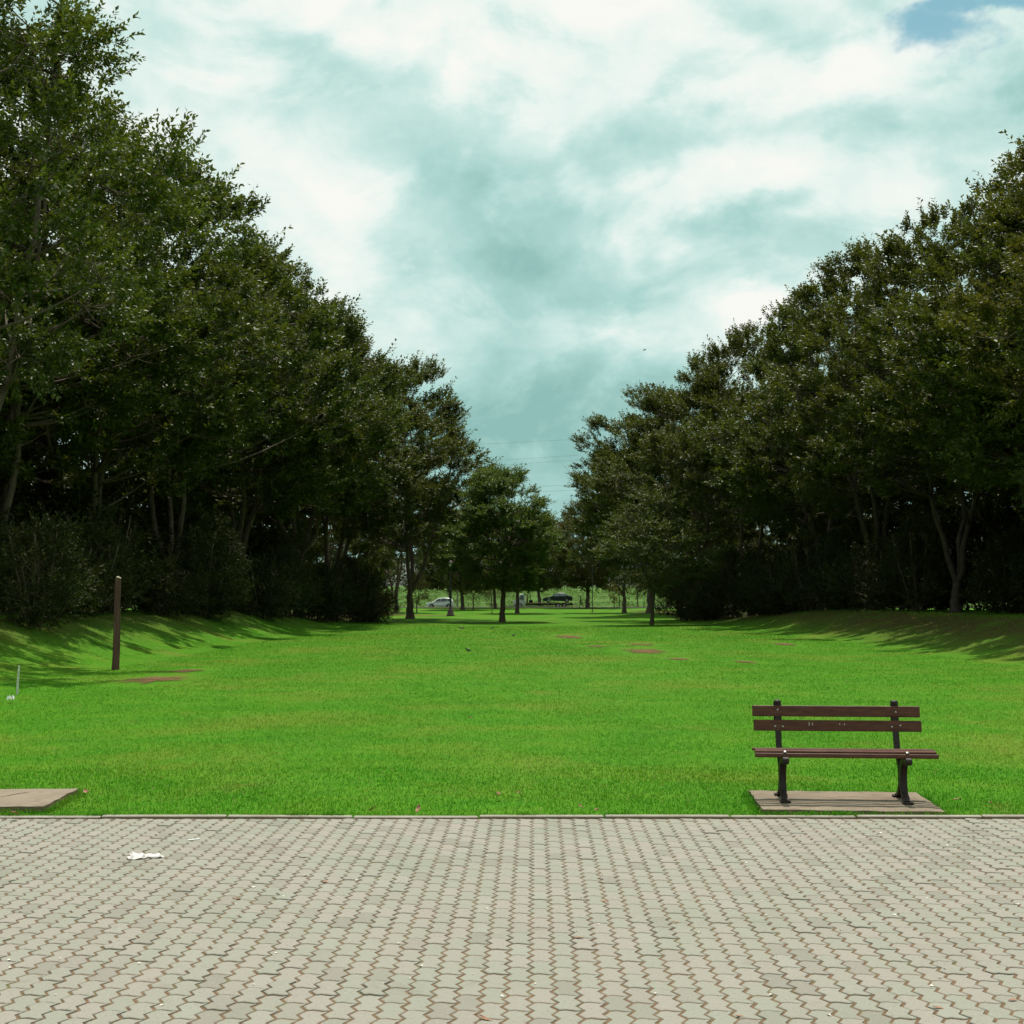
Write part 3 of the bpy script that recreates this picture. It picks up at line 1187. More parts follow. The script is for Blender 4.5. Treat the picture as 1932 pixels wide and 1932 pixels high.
def put_tree(kind, x, y, rz, sc, label, cat='tree', group=None, mat='leaf', name='tree', bark='bark', dz=0.0, sz=1.0, sxy=1.0):
    me_t, me_c = TM[kind]
    e_ = empty(name, onground(x, y, dz), rz)
    e_.scale = (sc * sxy, sc * sxy, sc * sz)
    tag(e_, label, cat, group)
    o1 = bpy.data.objects.new('trunk', me_t)
    o2 = bpy.data.objects.new('crown', me_c)
    for o_, mm in ((o1, M[bark]), (o2, M[mat])):
        if not o_.data.materials:
            o_.data.materials.append(mm)
        COL.objects.link(o_)
        o_.parent = e_
        o_.material_slots[0].link = 'OBJECT'
        o_.material_slots[0].material = mm
    return e_


# left row (near to far)
LG = 'tall trees of the left-hand row'
put_tree('near', -14.8, 34.0, .4, 1.0, 'nearest left tree with sparse top, its bright leaves filling the upper left corner', group=LG, mat='leaf_green')
put_tree('av1', -18.2, 45.5, 1.1, .88, 'left-row tree with V-shaped stems rising directly behind the wooden post', sxy=1.14, group=LG)
put_tree('av0', -18.0, 54.5, 2.9, .89, 'left-row tree third from the near end, pale leaning stem beside its trunk', sxy=1.14, group=LG)
put_tree('av2', -16.8, 64.0, 4.1, .99, 'left-row tree fourth from the near end, fanning stems low down', sxy=1.14, group=LG)
put_tree('av3', -15.6, 75.0, .3, .92, 'left-row tree fifth from the near end, dense dark crown', sxy=1.14, group=LG)
put_tree('av4', -14.0, 86.0, 5.2, 1.04, 'left-row tree sixth from the near end, next to last before the gap', sxy=1.14, group=LG)
put_tree('av1', -13.4, 97.0, 3.6, .97, 'last tree of the close left row, pointed sprays against the sky', sxy=1.14, group=LG)
put_tree('av3', -8.7, 110.5, 1.9, .96, 'broad left tree with forked dark trunk near the lamp post', sxy=1.22, group=LG)
put_tree('av0', -13.5, 152.0, 4.7, .9, 'far left tree behind the broad forked one, towards the road', group=LG)
# right row
RG = 'tall trees of the right-hand row'
put_tree('av2', 20.4, 40.5, 2.2, .76, sxy=1.1, label='near tree at the right edge with yellowish-green branches poking into view', group=RG, mat='leaf_olive')
put_tree('av3', 21.2, 46.2, 3.9, .71, label='tree mostly outside the right edge, added there to shade the right bank', sxy=1.28, group=RG)  # added in the row's gap so its crown shades the right bank
put_tree('av4', 21.3, 51.5, 1.2, .83, label='tall tree cut by the right edge, top right of the row', sxy=1.12, group=RG, mat='leaf')
put_tree('av0', 20.6, 60.5, .5, .82, label='right-row tree with one clear pale trunk standing on the bank', sxy=1.15, bark='bark_dark', group=RG)
put_tree('av1', 19.6, 70.0, 5.7, .84, label='right-row tree behind the clear trunk, rounded crown shoulder against sky', sxy=1.15, bark='bark_dark', group=RG)
put_tree('av3', 19.0, 80.0, 3.3, .85, label='right-row tree fourth from the right edge, glinting leaves', sxy=1.15, group=RG)
put_tree('av2', 16.8, 91.0, .9, .90, 'right-row tree fifth from the right edge, over the dark thicket', sxy=1.12, group=RG)
put_tree('av4', 14.6, 103.0, 2.6, .95, 'right-row tree above the thicket end, stepping down to the gap', sxy=1.12, group=RG)
put_tree('av1', 13.4, 126.0, 1.5, .93, 'right tree with broad flared trunk rising from a grass mound', sxy=1.28, group=RG)
put_tree('av0', 16.6, 129.0, 4.0, .82, 'right tree with second flared trunk beside the mound tree', sxy=1.1, group=RG)
put_tree('av3', 13.0, 150.0, 5.0, .78, 'far right tree leaning its crown towards the gap of sky', sxy=1.2, group=RG)
# dark rows behind
for i, (x, y, k) in enumerate([(-22.5, 41, 2), (-24, 50, 3), (-23, 60, 4), (-22, 70, 0), (-21.5, 81, 1), (-20.5, 92, 2), (-20, 106, 3), (-20.5, 138, 4), (-21, 172, 0)]):
    put_tree('back', x, y, i * 1.7, 1.0 + .03 * (k - 2), 'shadowed tree of the back rank behind the left-hand row', group='back rank behind the left row')
for i, (x, y, k) in enumerate([(29.5, 50, 0), (29, 61, 1), (28, 71, 2), (27, 82, 3), (25.5, 93, 4), (24, 106, 0), (23.5, 120, 1), (23, 142, 2), (24, 168, 3)]):
    put_tree('back', x, y, i * 2.3 + .5, .92 + .03 * (k - 2), 'shadowed tree of the back rank behind the right-hand row', group='back rank behind the right row')
# middle of the vista
put_tree('umbrella', -.76, 96.8, .8, 1.0, 'round-crowned tree alone in mid vista, base in its own shadow', mat='leaf_bright')
put_tree('umbrella', .62, 148.0, 2.4, 1.05, 'tree with straight dark trunk before the tow truck cab', mat='leaf')
put_tree('umbrella', -2.4, 183.0, 4.4, 1.1, 'tree standing near the road behind the round-crowned tree', mat='leaf')
put_tree('young', 9.1, 84.7, 2.2, 1.0, 'young tree on thin stem with low spreading fronds before the right row', mat='leaf')
put_tree('mid', 10.7, 184.0, 1.0, 1.0, 'spreading tree by the road beside the walking person', mat='leaf_olive')
put_tree('mid', 4.6, 214.0, 2.6, .98, 'broad tree beyond the road above the dark saloon', mat='leaf')
put_tree('mid', -9.8, 203.0, .7, 1.0, 'broad tree beyond the road above the white car', mat='leaf')
put_tree('mid', -6.5, 171.0, 2.0, .85, 'medium tree behind the lamp post with hanging crown', mat='leaf')
put_tree('small', -11.2, 153.0, .3, 1.0, 'small yellowish tree just left of the white car', mat='leaf_dry')
put_tree('willowy', -5.0, 168.0, 1.3, .9, 'slim drooping tree between lamp post and round-crowned tree', mat='leaf_olive')
put_tree('willowy', -3.3, 205.0, 3.1, .8, 'drooping small tree in the meadow beyond the road', mat='leaf_olive')
put_tree('small', 15.6, 198.0, 2.1, .85, 'bare thin young tree in the meadow right of the person', mat='leaf_dry')
put_tree('mid', 24.5, 205.0, 4.0, .5, 'reddish-brown bushy tree in the right meadow', mat='leaf_dry')
put_tree('willowy', 20.5, 212.0, .6, 1.1, 'loose small tree in the meadow, left of the reddish one', mat='leaf_olive')
put_tree('willowy', -9.0, 214.0, 2.0, 1.3, 'thin pale-stemmed tree in the meadow above the white car', mat='leaf_olive', bark='bark_pale')

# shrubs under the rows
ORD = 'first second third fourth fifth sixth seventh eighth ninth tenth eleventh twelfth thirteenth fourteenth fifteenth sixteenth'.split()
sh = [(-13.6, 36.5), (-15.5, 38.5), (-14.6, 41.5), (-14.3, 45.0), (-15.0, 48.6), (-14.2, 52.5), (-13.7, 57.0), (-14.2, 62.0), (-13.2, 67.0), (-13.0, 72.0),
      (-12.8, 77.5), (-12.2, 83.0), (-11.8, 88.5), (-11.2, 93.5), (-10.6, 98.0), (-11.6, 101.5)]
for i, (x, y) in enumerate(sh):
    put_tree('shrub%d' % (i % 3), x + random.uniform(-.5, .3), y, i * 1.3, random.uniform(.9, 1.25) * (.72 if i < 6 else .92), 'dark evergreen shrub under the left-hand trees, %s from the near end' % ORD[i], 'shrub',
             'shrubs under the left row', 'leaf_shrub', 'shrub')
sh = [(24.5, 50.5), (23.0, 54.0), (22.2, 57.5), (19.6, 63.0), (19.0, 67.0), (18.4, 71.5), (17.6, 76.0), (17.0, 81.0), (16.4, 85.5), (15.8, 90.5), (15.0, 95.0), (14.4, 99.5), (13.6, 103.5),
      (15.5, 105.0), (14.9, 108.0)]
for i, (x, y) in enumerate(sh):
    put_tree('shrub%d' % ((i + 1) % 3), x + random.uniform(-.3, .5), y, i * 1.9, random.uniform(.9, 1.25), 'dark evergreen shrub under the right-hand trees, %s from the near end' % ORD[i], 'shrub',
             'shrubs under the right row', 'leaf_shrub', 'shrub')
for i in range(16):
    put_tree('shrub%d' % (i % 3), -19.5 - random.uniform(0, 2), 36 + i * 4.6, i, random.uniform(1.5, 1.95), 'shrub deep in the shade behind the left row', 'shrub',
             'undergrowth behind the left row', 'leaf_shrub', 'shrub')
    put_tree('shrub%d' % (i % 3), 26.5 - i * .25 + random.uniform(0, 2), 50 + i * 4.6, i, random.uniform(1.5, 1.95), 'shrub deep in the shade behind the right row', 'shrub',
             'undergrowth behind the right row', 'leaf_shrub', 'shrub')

# far wood beyond the meadow: reads as one mass
rs = np.random.RandomState(5)
n = 640
cx = rs.uniform(-130, 130, n)
cyy = rs.uniform(318, 345, n)
cz = gz(cx, cyy) + rs.uniform(.5, 1, n) * (8.5 + 2.5 * np.sin(cx * .11) + 1.5 * np.sin(cx * .37)) * rs.uniform(.25, 1, n)
k = 100
P = np.repeat(np.c_[cx, cyy, cz], k, 0) + rs.normal(0, 1.0, (n * k, 3)) * np.array([1.5, 1.2, 1.1])
D = unit(rs.normal(0, 1, (n * k, 3)) + np.array([0, -.2, .3]))
V_, F_ = leaves(P, D, rs.uniform(.5, .95, n * k), rs, .6)
wood = link('woodland', np_mesh('woodland', V_, F_), leaf_mat('leaf_far', (.018, .019, .012), (.030, .029, .019), (.045, .042, .028), rough=.9, spec=.0, transl=.1))
tag(wood, 'dull grey-green wood closing the view beyond the meadow', 'woodland', kind='stuff')
# meadow herbs
n = 900
hx = rs.uniform(-60, 70, n)
hy = rs.uniform(199, 300, n)
k = 40
P = np.repeat(np.c_[hx, hy, gz(hx, hy)], k, 0) + np.abs(rs.normal(0, 1, (n * k, 3))) * np.array([.5, .5, .22]) * rs.choice([-1, 1], (n * k, 3)) * np.array([1, 1, 0]) + np.c_[np.zeros((n * k, 2)), rs.uniform(0, .6, n * k)]
D = unit(rs.normal(0, .6, (n * k, 3)) + np.array([0, 0, .8]))
V_, F_ = leaves(P, D, rs.uniform(.14, .30, n * k), rs, .5)
herb = link('meadow_undergrowth', np_mesh('meadow_undergrowth', V_, F_), leaf_mat('leaf_meadow', (.045, .085, .016), (.065, .12, .02), (.09, .14, .03), rough=.6, spec=.2))
tag(herb, 'rough green weeds of the meadow beyond the road', 'weeds', kind='stuff')


# ================================================================== concrete slabs
def slab(name, c, rz, w, d, h, mat, label, seed):
    bm = bmesh.new()
    bmesh.ops.create_grid(bm, x_segments=14, y_segments=10, size=.5)
    rs_ = random.Random(seed)
    for v in bm.verts:
        edge = max(abs(v.co.x), abs(v.co.y)) > .49
        v.co.x *= w
        v.co.y *= d
        if edge:
            v.co.x += rs_.gauss(0, .006)
            v.co.y += rs_.gauss(0, .006)
        v.co.z = rs_.gauss(0, .0015) - (.006 if edge else 0)
    ext = bmesh.ops.extrude_face_region(bm, geom=list(bm.faces))
    bm.normal_update()
    for e_ in ext['geom']:
        if isinstance(e_, bmesh.types.BMVert):
            e_.co.z -= h
    bmesh.ops.recalc_face_normals(bm, faces=bm.faces)
    me = bpy.data.meshes.new(name)
    bm.to_mesh(me)
    bm.free()
    o = link(name, me, mat)
    o.location = c
    o.rotation_euler = (0, 0, rz)
    tag(o, label, 'slab')
    return o


BZ = .045
slab('concrete_slab', (2.735, 10.87, BZ), R(-4.6), 1.42, 1.02, .2, M['slab'], 'flat concrete slab that carries the park bench', 3)
s2 = slab('concrete_slab', (-4.50, 10.96, .055), R(3.0), 1.46, .98, .2, M['slab_old'], 'empty stained concrete slab at the left edge of the lawn', 4)
ck = MB()
pts = [(.10, -.32), (.18, -.20), (.16, -.10), (.27, .02), (.30, .12), (.38, .24)]
for i in range(len(pts) - 1):
    (ax, ay), (bx_, by_) = pts[i], pts[i + 1]
    ck.add([(ax - .008, ay, .0035), (ax + .008, ay - .004, .0035), (bx_ + .006, by_ - .004, .0035), (bx_ - .006, by_, .0035)], [(0, 1, 2, 3)])
ck.build('crack', simple('crack_dirt', (.07, .045, .03), .95), s2)

# ================================================================== park bench
bench = empty('park_bench', (2.735, 10.86, BZ), R(-4.6))
tag(bench, 'brown wooden park bench with cast-iron legs on concrete slab', 'bench')
LEN = 1.45
prof = [(-.196, .384, 72), (-.150, .408, 9), (-.068, .412, 2), (.014, .407, -3), (.096, .400, -5), (.172, .398, 4)]
for i, (y, z, rot) in enumerate(prof[:5]):
    s_ = MB().box((0, 0, 0), (LEN + (.02 if i == 0 else random.uniform(-.012, .012)), .034 if i == 0 else .041, .024), bev=.005)
    o_ = s_.build('seat_slat', M['wood'], bench, (random.uniform(-.006, .006) + (.005 if i else .0), y, z))
    o_.rotation_euler = (R(rot), 0, 0)
lean = R(-9)
for i, (y, z) in enumerate(((.236, .586), (.256, .706))):
    s_ = MB().box((0, 0, 0), (1.40, .028, .092), bev=.005)
    o_ = s_.build('back_slat', M['wood'], bench, ((.004, -.004)[i], y, z))
    o_.rotation_euler = (lean, 0, 0)
    if i == 0:
        for sx_0, h_0 in ((-.235, .034), (-.207, .022), (.02, .012), (.06, .016)):
            MB().box((sx_0, -.0143, .012), (.004, .001, h_0)).build('scratch', M['palepetal'], o_)
    bxs = ((-.525, -.455, .455, .525), (-.49, .49))[i]
    for bx_ in bxs:
        bb = MB().lathe([(.010, 0), (.009, .004), (.005, .007), (.001, .008)], 10)
        bo = bb.build('bolt', M['bolt'], o_, (bx_ + random.uniform(-.01, .01), -.0135, random.uniform(-.012, .012)), True)
        bo.rotation_euler = (R(90), 0, 0)
for sx in (-.49, .49):
    f_ = MB()
    # rear stile rising to the back, waist, rear foot
    f_.bar([(.272, .775), (.262, .70), (.252, .63), (.242, .57), (.222, .50), (.198, .42), (.172, .375), (.115, .335), (.062, .285), (.042, .21), (.046, .13), (.080, .07), (.140, .03), (.205, .012)],
           [.03, .03, .032, .036, .030, .030, .040, .052, .054, .054, .046, .036, .03, .026], .048)
    # front leg
    f_.bar([(-.225, .335), (-.19, .352), (-.12, .345), (-.06, .312), (-.026, .25), (-.018, .20), (-.022, .13), (-.052, .07), (-.11, .03), (-.175, .012)],
           [.026, .046, .058, .062, .062, .056, .046, .036, .03, .026], .054)
    # seat rail
    f_.bar([(-.21, .355), (-.15, .378), (-.06, .388), (.03, .382), (.11, .375), (.18, .372)], .026, .040)
    # wide plate behind the back slats
    f_.box((0, .263, .66), (.066, .014, .235), rot=Matrix.Rotation(lean, 3, 'X'), bev=.004)
    # feet pads
    f_.box((0, -.185, .009), (.085, .07, .018), bev=.005)
    f_.box((0, .210, .009), (.085, .07, .018), bev=.005)
    fr = f_.build('end_frame', M['iron'], bench, (sx, 0, 0), True)
    kn = MB().lathe([(.012, 0), (.018, .006), (.030, .012), (.033, .024), (.028, .036), (.014, .043), (.002, .045)], 16)
    kn.build('finial', M['iron'], fr, (0, .272, .758), True)
    sc_ = MB().lathe([(.024, -.026), (.030, -.02), (.030, .02), (.024, .026)], 14)
    so = sc_.build('scroll', M['iron'], fr, (0, -.232, .345), True)
    so.rotation_euler = (0, R(90), 0)
    for yy in (-.15,):
        bb = MB().lathe([(.016, 0), (.014, .008), (.006, .013), (.001, .014)], 10)
        bb.build('bolt', M['bolt'], fr, (0, yy - .045, .408), True)
for sx in (-.49, .49):
    for yy in (-.205, .225):
        pass

# ================================================================== posts, stake
pb = px(247, 1440)
post = empty('wooden_post', onground(pb.x, pb.y), 0)
tag(post, 'weathered round wooden post standing on the left of the lawn', 'post')
pm = MB()
pts, rad = [], []
for i in range(13):
    t_ = i / 12
    pts.append((.05 * t_ + .012 * math.sin(t_ * 5), .01 * math.sin(t_ * 7), -.3 + 2.55 * t_))
    rad.append(.098 - .030 * t_ + .006 * math.sin(i * 1.9) + .003 * math.sin(i * 4.3))
pm.tube(pts, rad, 12)
pm.build('shaft', M['timber'], post, smooth=True)
pm = MB().tube([(.05, 0, 2.238), (.056, .004, 2.262), (.062, .006, 2.275)], [.067, .060, .035], 9)
pm.build('lichen_cap', M['lichen'], post, smooth=True)

sb = px(37, 1497)
st = MB()
st.tube([(0, 0, -.15), (.004, 0, .2), (.022, 0, .50)], [.021, .020, .017], 6)
so = st.build('stake', M['stake'])
so.location = onground(sb.x, sb.y)
tag(so, 'short pale wooden stake in the grass near the left edge', 'stake')

# ================================================================== litter


def crumple(name, w, d, h, mat, loc, rz, label, cat, seed, n=9):
    rs_ = random.Random(seed)
    bm = bmesh.new()
    bmesh.ops.create_grid(bm, x_segments=n, y_segments=n, size=.5)
    for v in bm.verts:
        a = math.atan2(v.co.y, v.co.x)
        r_ = 1 + .22 * math.sin(3 * a + seed) + .13 * math.sin(5 * a + 2 * seed)
        v.co.x *= w * r_
        v.co.y *= d * r_
        v.co.z = abs(rs_.gauss(0, h)) + .002
    me = bpy.data.meshes.new(name)
    bm.to_mesh(me)
    bm.free()
    sol = link(name, me, mat)
    md = sol.modifiers.new('thick', 'SOLIDIFY')
    md.thickness = .0012
    sol.location = loc
    sol.rotation_euler = (0, 0, rz)
    return tag(sol, label, cat)


q = px(311, 1845)
crumple('paper_sheet', .20, .15, .007, M['pinkpaper'], (q.x, q.y, .002), R(12), 'crumpled pinkish-white paper lying on the paving', 'litter', 2, 12)
q = px(417, 1809)
sm_ = MB().box((0, 0, .006), (.088, .012, .008), bev=.002)
o_ = sm_.build('paper_strip', M['paper'])
o_.location = (q.x, q.y, .001)
o_.rotation_euler = (0, R(1), R(38))
tag(o_, 'thin white paper strip on the paving near the kerb', 'litter')
q = px(23, 1515)
crumple('paper_scrap', .10, .09, .035, M['paper'], onground(q.x, q.y, .045), .4, 'white scrap of paper in the grass by the stake', 'litter', 5, 8)


def leaf_piece(seed, Ln=.075, Wd=.032):
    rs_ = random.Random(seed)
    v, f = [], []
    k = 6
    for i in range(k + 1):
        t_ = i / k
        w_ = Wd * math.sin(math.pi * min(1, t_ * .96 + .02)) ** .8
        curl = rs_.uniform(.004, .012)
        z = .004 + .012 * math.sin(t_ * 3.0 + seed)
        v += [(t_ * Ln - Ln / 2, -w_ / 2, z + curl), (t_ * Ln - Ln / 2, 0, z), (t_ * Ln - Ln / 2, w_ / 2, z + curl * .8)]
    for i in range(k):
        a = i * 3
        f += [(a, a + 3, a + 4, a + 1), (a + 1, a + 4, a + 5, a + 2)]
    me = bpy.data.meshes.new('fallen_leaf')
    me.from_pydata(v, [], f)
    me.update()
    me.materials.append(M['dryleaf'])
    return me


LM = [leaf_piece(i) for i in range(4)]
LP = [(1243, 2021), (1455, 1987), (1047, 2195), (1532, 1871), (1045, 1757), (1940, 1757), (2098, 1802), (1595, 2188), (2020, 2172), (540, 1838), (652, 1846), (1302, 1940),
      (2180, 2155), (700, 1900), (510, 1935), (790, 1758), (875, 1757)]
for i, (u, v) in enumerate(LP):
    q = px(u, v)
    o_ = bpy.data.objects.new('fallen_leaf', LM[i % 4])
    COL.objects.link(o_)
    o_.location = (q.x, q.y, .003)
    o_.rotation_euler = (random.uniform(-.15, .15), random.uniform(-.15, .15), random.uniform(-.6, .6))
    k = random.uniform(.5, .9)
    o_.scale = (k, k, k * .45)
    tag(o_, 'small dry brown leaf lying on the paving blocks', 'fallen leaf', 'dry leaves on the paving')
GL = [(2060, 1727), (2133, 1731), (1117, 1708), (1072, 1715), (800, 1748), (900, 1746), (1285, 1745), (1012, 1549), (978, 1577), (1250, 1740), (185, 1706), (30, 1757)]
for i, (u, v) in enumerate(GL):
    q = px(u, v, .03)
    o_ = bpy.data.objects.new('fallen_leaf', LM[(i + 1) % 4])
    COL.objects.link(o_)
    o_.location = (q.x, q.y, .042)
    o_.rotation_euler = (random.uniform(-.4, .4), random.uniform(-.4, .4), random.uniform(0, 6))
    k = random.uniform(.8, 1.3)
    o_.scale = (k, k, k)
    tag(o_, 'small dry brown leaf lying in the lawn grass', 'fallen leaf', 'dry leaves in the grass')

# pale petals and grit on the paving
rs = np.random.RandomState(9)
n = 90
fy = rs.uniform(5.0, 10.1, n)
fx = rs.uniform(-1, 1, n) * (fy * .41)
Vs, Fs = [], []
for i in range(n):
    a = rs.uniform(0, 6.28)
    s_ = rs.uniform(.003, .008) * (1.6 if rs.uniform() < .12 else 1)
    c_, d_ = math.cos(a) * s_, math.sin(a) * s_
    b0 = len(Vs)
    Vs += [(fx[i] + c_ * 1.6, fy[i] + d_ * 1.6, .004), (fx[i] - d_, fy[i] + c_, .009), (fx[i] - c_ * 1.6, fy[i] - d_ * 1.6, .004), (fx[i] + d_, fy[i] - c_, .007)]
    Fs.append((b0, b0 + 1, b0 + 2, b0 + 3))
db = link('debris', np_mesh('debris', np.array(Vs), np.array(Fs)), M['palepetal'])
tag(db, 'tiny pale petals and grit scattered over the paving', 'debris', kind='stuff')


# ================================================================== birds
def bird_mesh():
    mb = MB()
    body = [(-.11, .052, .010), (-.09, .062, .022), (-.04, .082, .042), (.02, .098, .046), (.06, .118, .036), (.085, .142, .024), (.10, .165, .025), (.118, .176, .022), (.130, .176, .010)]
    mb.tube([(x_, 0, z_) for x_, z_, r_ in body], [r_ for *_, r_ in body], 10)
    mb.add([(-.09, -.014, .066), (-.09, .014, .066), (-.205, .022, .030), (-.205, -.022, .030), (-.09, 0, .055), (-.2, 0, .022)],
           [(0, 1, 2, 3), (0, 4, 5, 3), (1, 2, 5, 4), (3, 2, 5)])
    return mb.mesh('body', True)


bmsh = bird_mesh()
bk = MB().tube([(.128, 0, .176), (.150, 0, .172), (.162, 0, .168)], [.008, .005, .001], 6).mesh('beak')
lg = MB().tube([(0, 0, .07), (.004, 0, .03), (0, 0, 0), (.03, 0, 0)], [.006, .004, .004, .002], 5).mesh('leg')
wg = MB()
wg.add([(.05, .040, .128), (-.02, .052, .118), (-.12, .026, .075), (-.05, .050, .075), (.03, .050, .085), (.0, .036, .10)], [(0, 1, 5), (1, 2, 5), (2, 3, 5), (3, 4, 5), (4, 0, 5), (0, 4, 3, 2, 1)])
wgm = wg.mesh('wing')
for me_, mt in ((bmsh, M['bird']), (bk, M['beak']), (lg, M['beak']), (wgm, M['bird'])):
    me_.materials.append(mt)


def bird(u, v, rz, sc, label):
    sc *= .72
    q = px(u, v)
    e_ = empty('bird', onground(q.x, q.y, .015), rz)
    e_.scale = (sc, sc, sc)
    tag(e_, label, 'bird', 'birds feeding on the lawn')
    link('body', bmsh, None, e_)
    link('beak', bk, None, e_)
    w1 = link('wing', wgm, None, e_)
    w2 = link('wing', wgm, None, e_)
    w2.scale = (1, -1, 1)
    link('leg', lg, None, e_, (0, .02, 0))
    link('leg', lg, None, e_, (-.005, -.02, 0))
    return e_


bird(990, 1353.5, R(150), 1.0, 'small black bird on the lawn, left of the close pair')
bird(995.5, 1355, R(25), 1.1, 'small black bird on the lawn, right of the close pair')
bird(1060, 1355, R(15), 1.0, 'small black bird alone on far lawn before the round-crowned tree')
bird(1105, 1371, R(30), 1.1, 'small black bird on the lawn nearer than the far ones')
bird(1008, 1406, R(175), 1.0, 'black bird closest to the camera on the lawn, head to the left')
# bird in flight
d = pixdir(1216, 660)
fb = empty('flying_bird', Vector((0, 0, CAM_H)) + d * 110, R(20))
tag(fb, 'tiny dark bird flying high against the clouds', 'bird')
b_ = link('body', bmsh, None, fb, (0, 0, -.1))
for s_ in (1, -1):
    wm_ = MB()
    wm_.add([(.06, 0, 0), (.10, .17 * s_, .05), (-.02, .34 * s_, .02), (-.03, .16 * s_, .04), (-.06, 0, 0), (.02, .16 * s_, .055)],
            [(0, 1, 5), (1, 2, 5), (2, 3, 5), (3, 4, 5), (4, 0, 5), (0, 4, 3, 2, 1)])
    wm_.build('wing', M['bird'], fb)


# ================================================================== vehicles
def wheel(parent, x, y, z, r_, w_=.19):
    t_ = MB().lathe([(r_ * .62, -w_ / 2), (r_ * .94, -w_ / 2), (r_, -w_ / 2 + .03), (r_, w_ / 2 - .03), (r_ * .94, w_ / 2), (r_ * .62, w_ / 2)], 20)
    o = t_.build('wheel', M['tyre'], parent, (x, y, z), True)
    o.rotation_euler = (R(90), 0, 0)
    k = MB().lathe([(.05, w_ / 2 + .006), (r_ * .6, w_ / 2 + .004), (r_ * .64, w_ / 2 - .02), (r_ * .64, -w_ / 2 + .02), (r_ * .6, -w_ / 2 - .004), (.05, -w_ / 2 - .006)], 16)
    k.build('rim', M['rim'], o, smooth=True)
    return o


def arch(cx_, r_, z_, n=8):
    return [(cx_ + r_ * math.cos(math.pi - math.pi * i / n), z_ + r_ * math.sin(math.pi * i / n)) for i in range(n + 1)]


def car(name, loc, rz, label, paint, glass, top, win, ln, wheels, wr, lights=True):
    e_ = empty(name, loc, rz)
    tag(e_, label, 'car')
    bot = []
    for cx_ in wheels:
        bot += arch(cx_, wr + .06, wr)
    low = [(top[0][0], .22)] + [(p_[0], max(.2, p_[1]) if p_[1] > wr else .2) for p_ in bot] + [(top[-1][0], .25)]
    poly = low + list(reversed(top))
    hw = .84
    mb = MB()
    # lower body full width, with rounded flanks
    mb.prism(poly, -hw, hw, inset=.06, scale_c=(ln * .0, .55))
    belt, roof = .90, max(p_[1] for p_ in top)

    def lean_in(x_, y_, z_):
        k_ = max(0.0, (z_ - belt) / (roof - belt))
        return (x_, y_ * (1 - .27 * k_), z_)
    mb.v = [lean_in(*p_) for p_ in mb.v]
    mb.build('body', paint, e_)
    # side glass, one pane per window and side
    for w_ in win:
        for s_ in (-1, 1):
            g_ = MB()
            y_ = s_ * (hw + .004)
            g_.prism(w_, y_ - .006, y_ + .006)
            g_.v = [lean_in(*p_) for p_ in g_.v]
            g_.build('side_window', glass, e_)
    # windscreen and rear window lie on the slopes of the roof line
    return e_, hw


# white hatchback, nose to the left
q = px(949, 1309, .45)
zc = float(gz(-10, 190)) + .075
top = [(-2.02, .42), (-2.0, .62), (-1.85, .74), (-1.05, .93), (-.35, 1.38), (-.05, 1.47), (.75, 1.50), (1.35, 1.45), (1.72, 1.30), (1.95, .92), (2.02, .80), (2.02, .45)]
win = [[(-.86, .98), (-.30, 1.33), (.12, 1.40), (.12, .98)], [(.18, .98), (.18, 1.40), (.90, 1.42), (1.0, 1.0)], [(1.08, 1.01), (1.0, 1.40), (1.36, 1.34), (1.50, 1.04)]]
wc, hw = car('parked_car', (-10.5, 190.2, zc), 0, 'white hatchback car on the road behind the lamp post', M['whitecar'], M['glass'], top, win, 4.04, (-1.25, 1.28), .30)
for cx_ in (-1.25, 1.28):
    for s_ in (-1, 1):
        wheel(wc, cx_, s_ * (hw - .09), .30, .30)
MB().add([(-1.01, -.62, .955), (-1.01, .62, .955), (-.37, .56, 1.385), (-.37, -.56, 1.385)], [(0, 1, 2, 3)]).build('windscreen', M['glass'], wc, (-.012, 0, .012))
for s_ in (-1, 1):
    MB().box((-1.97, s_ * .62, .66), (.10, .30, .14), bev=.03).build('headlight', M['lampglass'], wc)
    MB().box((1.95, s_ * .70, .92), (.12, .18, .26), bev=.03).build('tail_light', M['redlens'], wc)
    MB().box((-.72, s_ * .92, 1.0), (.10, .16, .11), bev=.03).build('mirror', M['whitecar'], wc)
    MB().box((.32, s_ * (hw + .01), .86), (.16, .03, .03), bev=.008).build('door_handle', M['darksteel'], wc)
MB().box((0, 0, .30), (3.3, 1.70, .10), bev=.03).build('sill', M['darksteel'], wc)

# tow truck: cab with bonnet to the left, flat bed
tx0 = (1104 - 1102) / 2790 * 190.5
tt_ = empty('tow_truck', (tx0, 191.0, zc), 0)
tag(tt_, 'white-cabbed tow truck with red-brown flat bed carrying a dark saloon', 'truck')
MB().prism([(.02, .45), (.02, 1.02), (.10, 1.12), (.75, 1.22), (.98, 1.98), (1.12, 2.06), (1.72, 2.06), (1.80, 1.98), (1.80, .45)], -.95, .95, inset=.06).build('cab', M['whitecar'], tt_)
for s_ in (-1, 1):
    MB().prism([(1.02, 1.22), (1.14, 1.86), (1.56, 1.88), (1.58, 1.22)], s_ * .955 - .006, s_ * .955 + .006).build('cab_window', M['glass'], tt_)
    MB().box((.06, s_ * .70, .82), (.08, .24, .18), bev=.03).build('headlight', M['lampglass'], tt_)
    MB().box((.92, s_ * 1.06, 1.42), (.10, .16, .30), bev=.03).build('mirror', M['darksteel'], tt_)
MB().box((1.42, -.962, 1.10), (.16, .03, .03), bev=.008).build('door_handle', M['darksteel'], tt_)
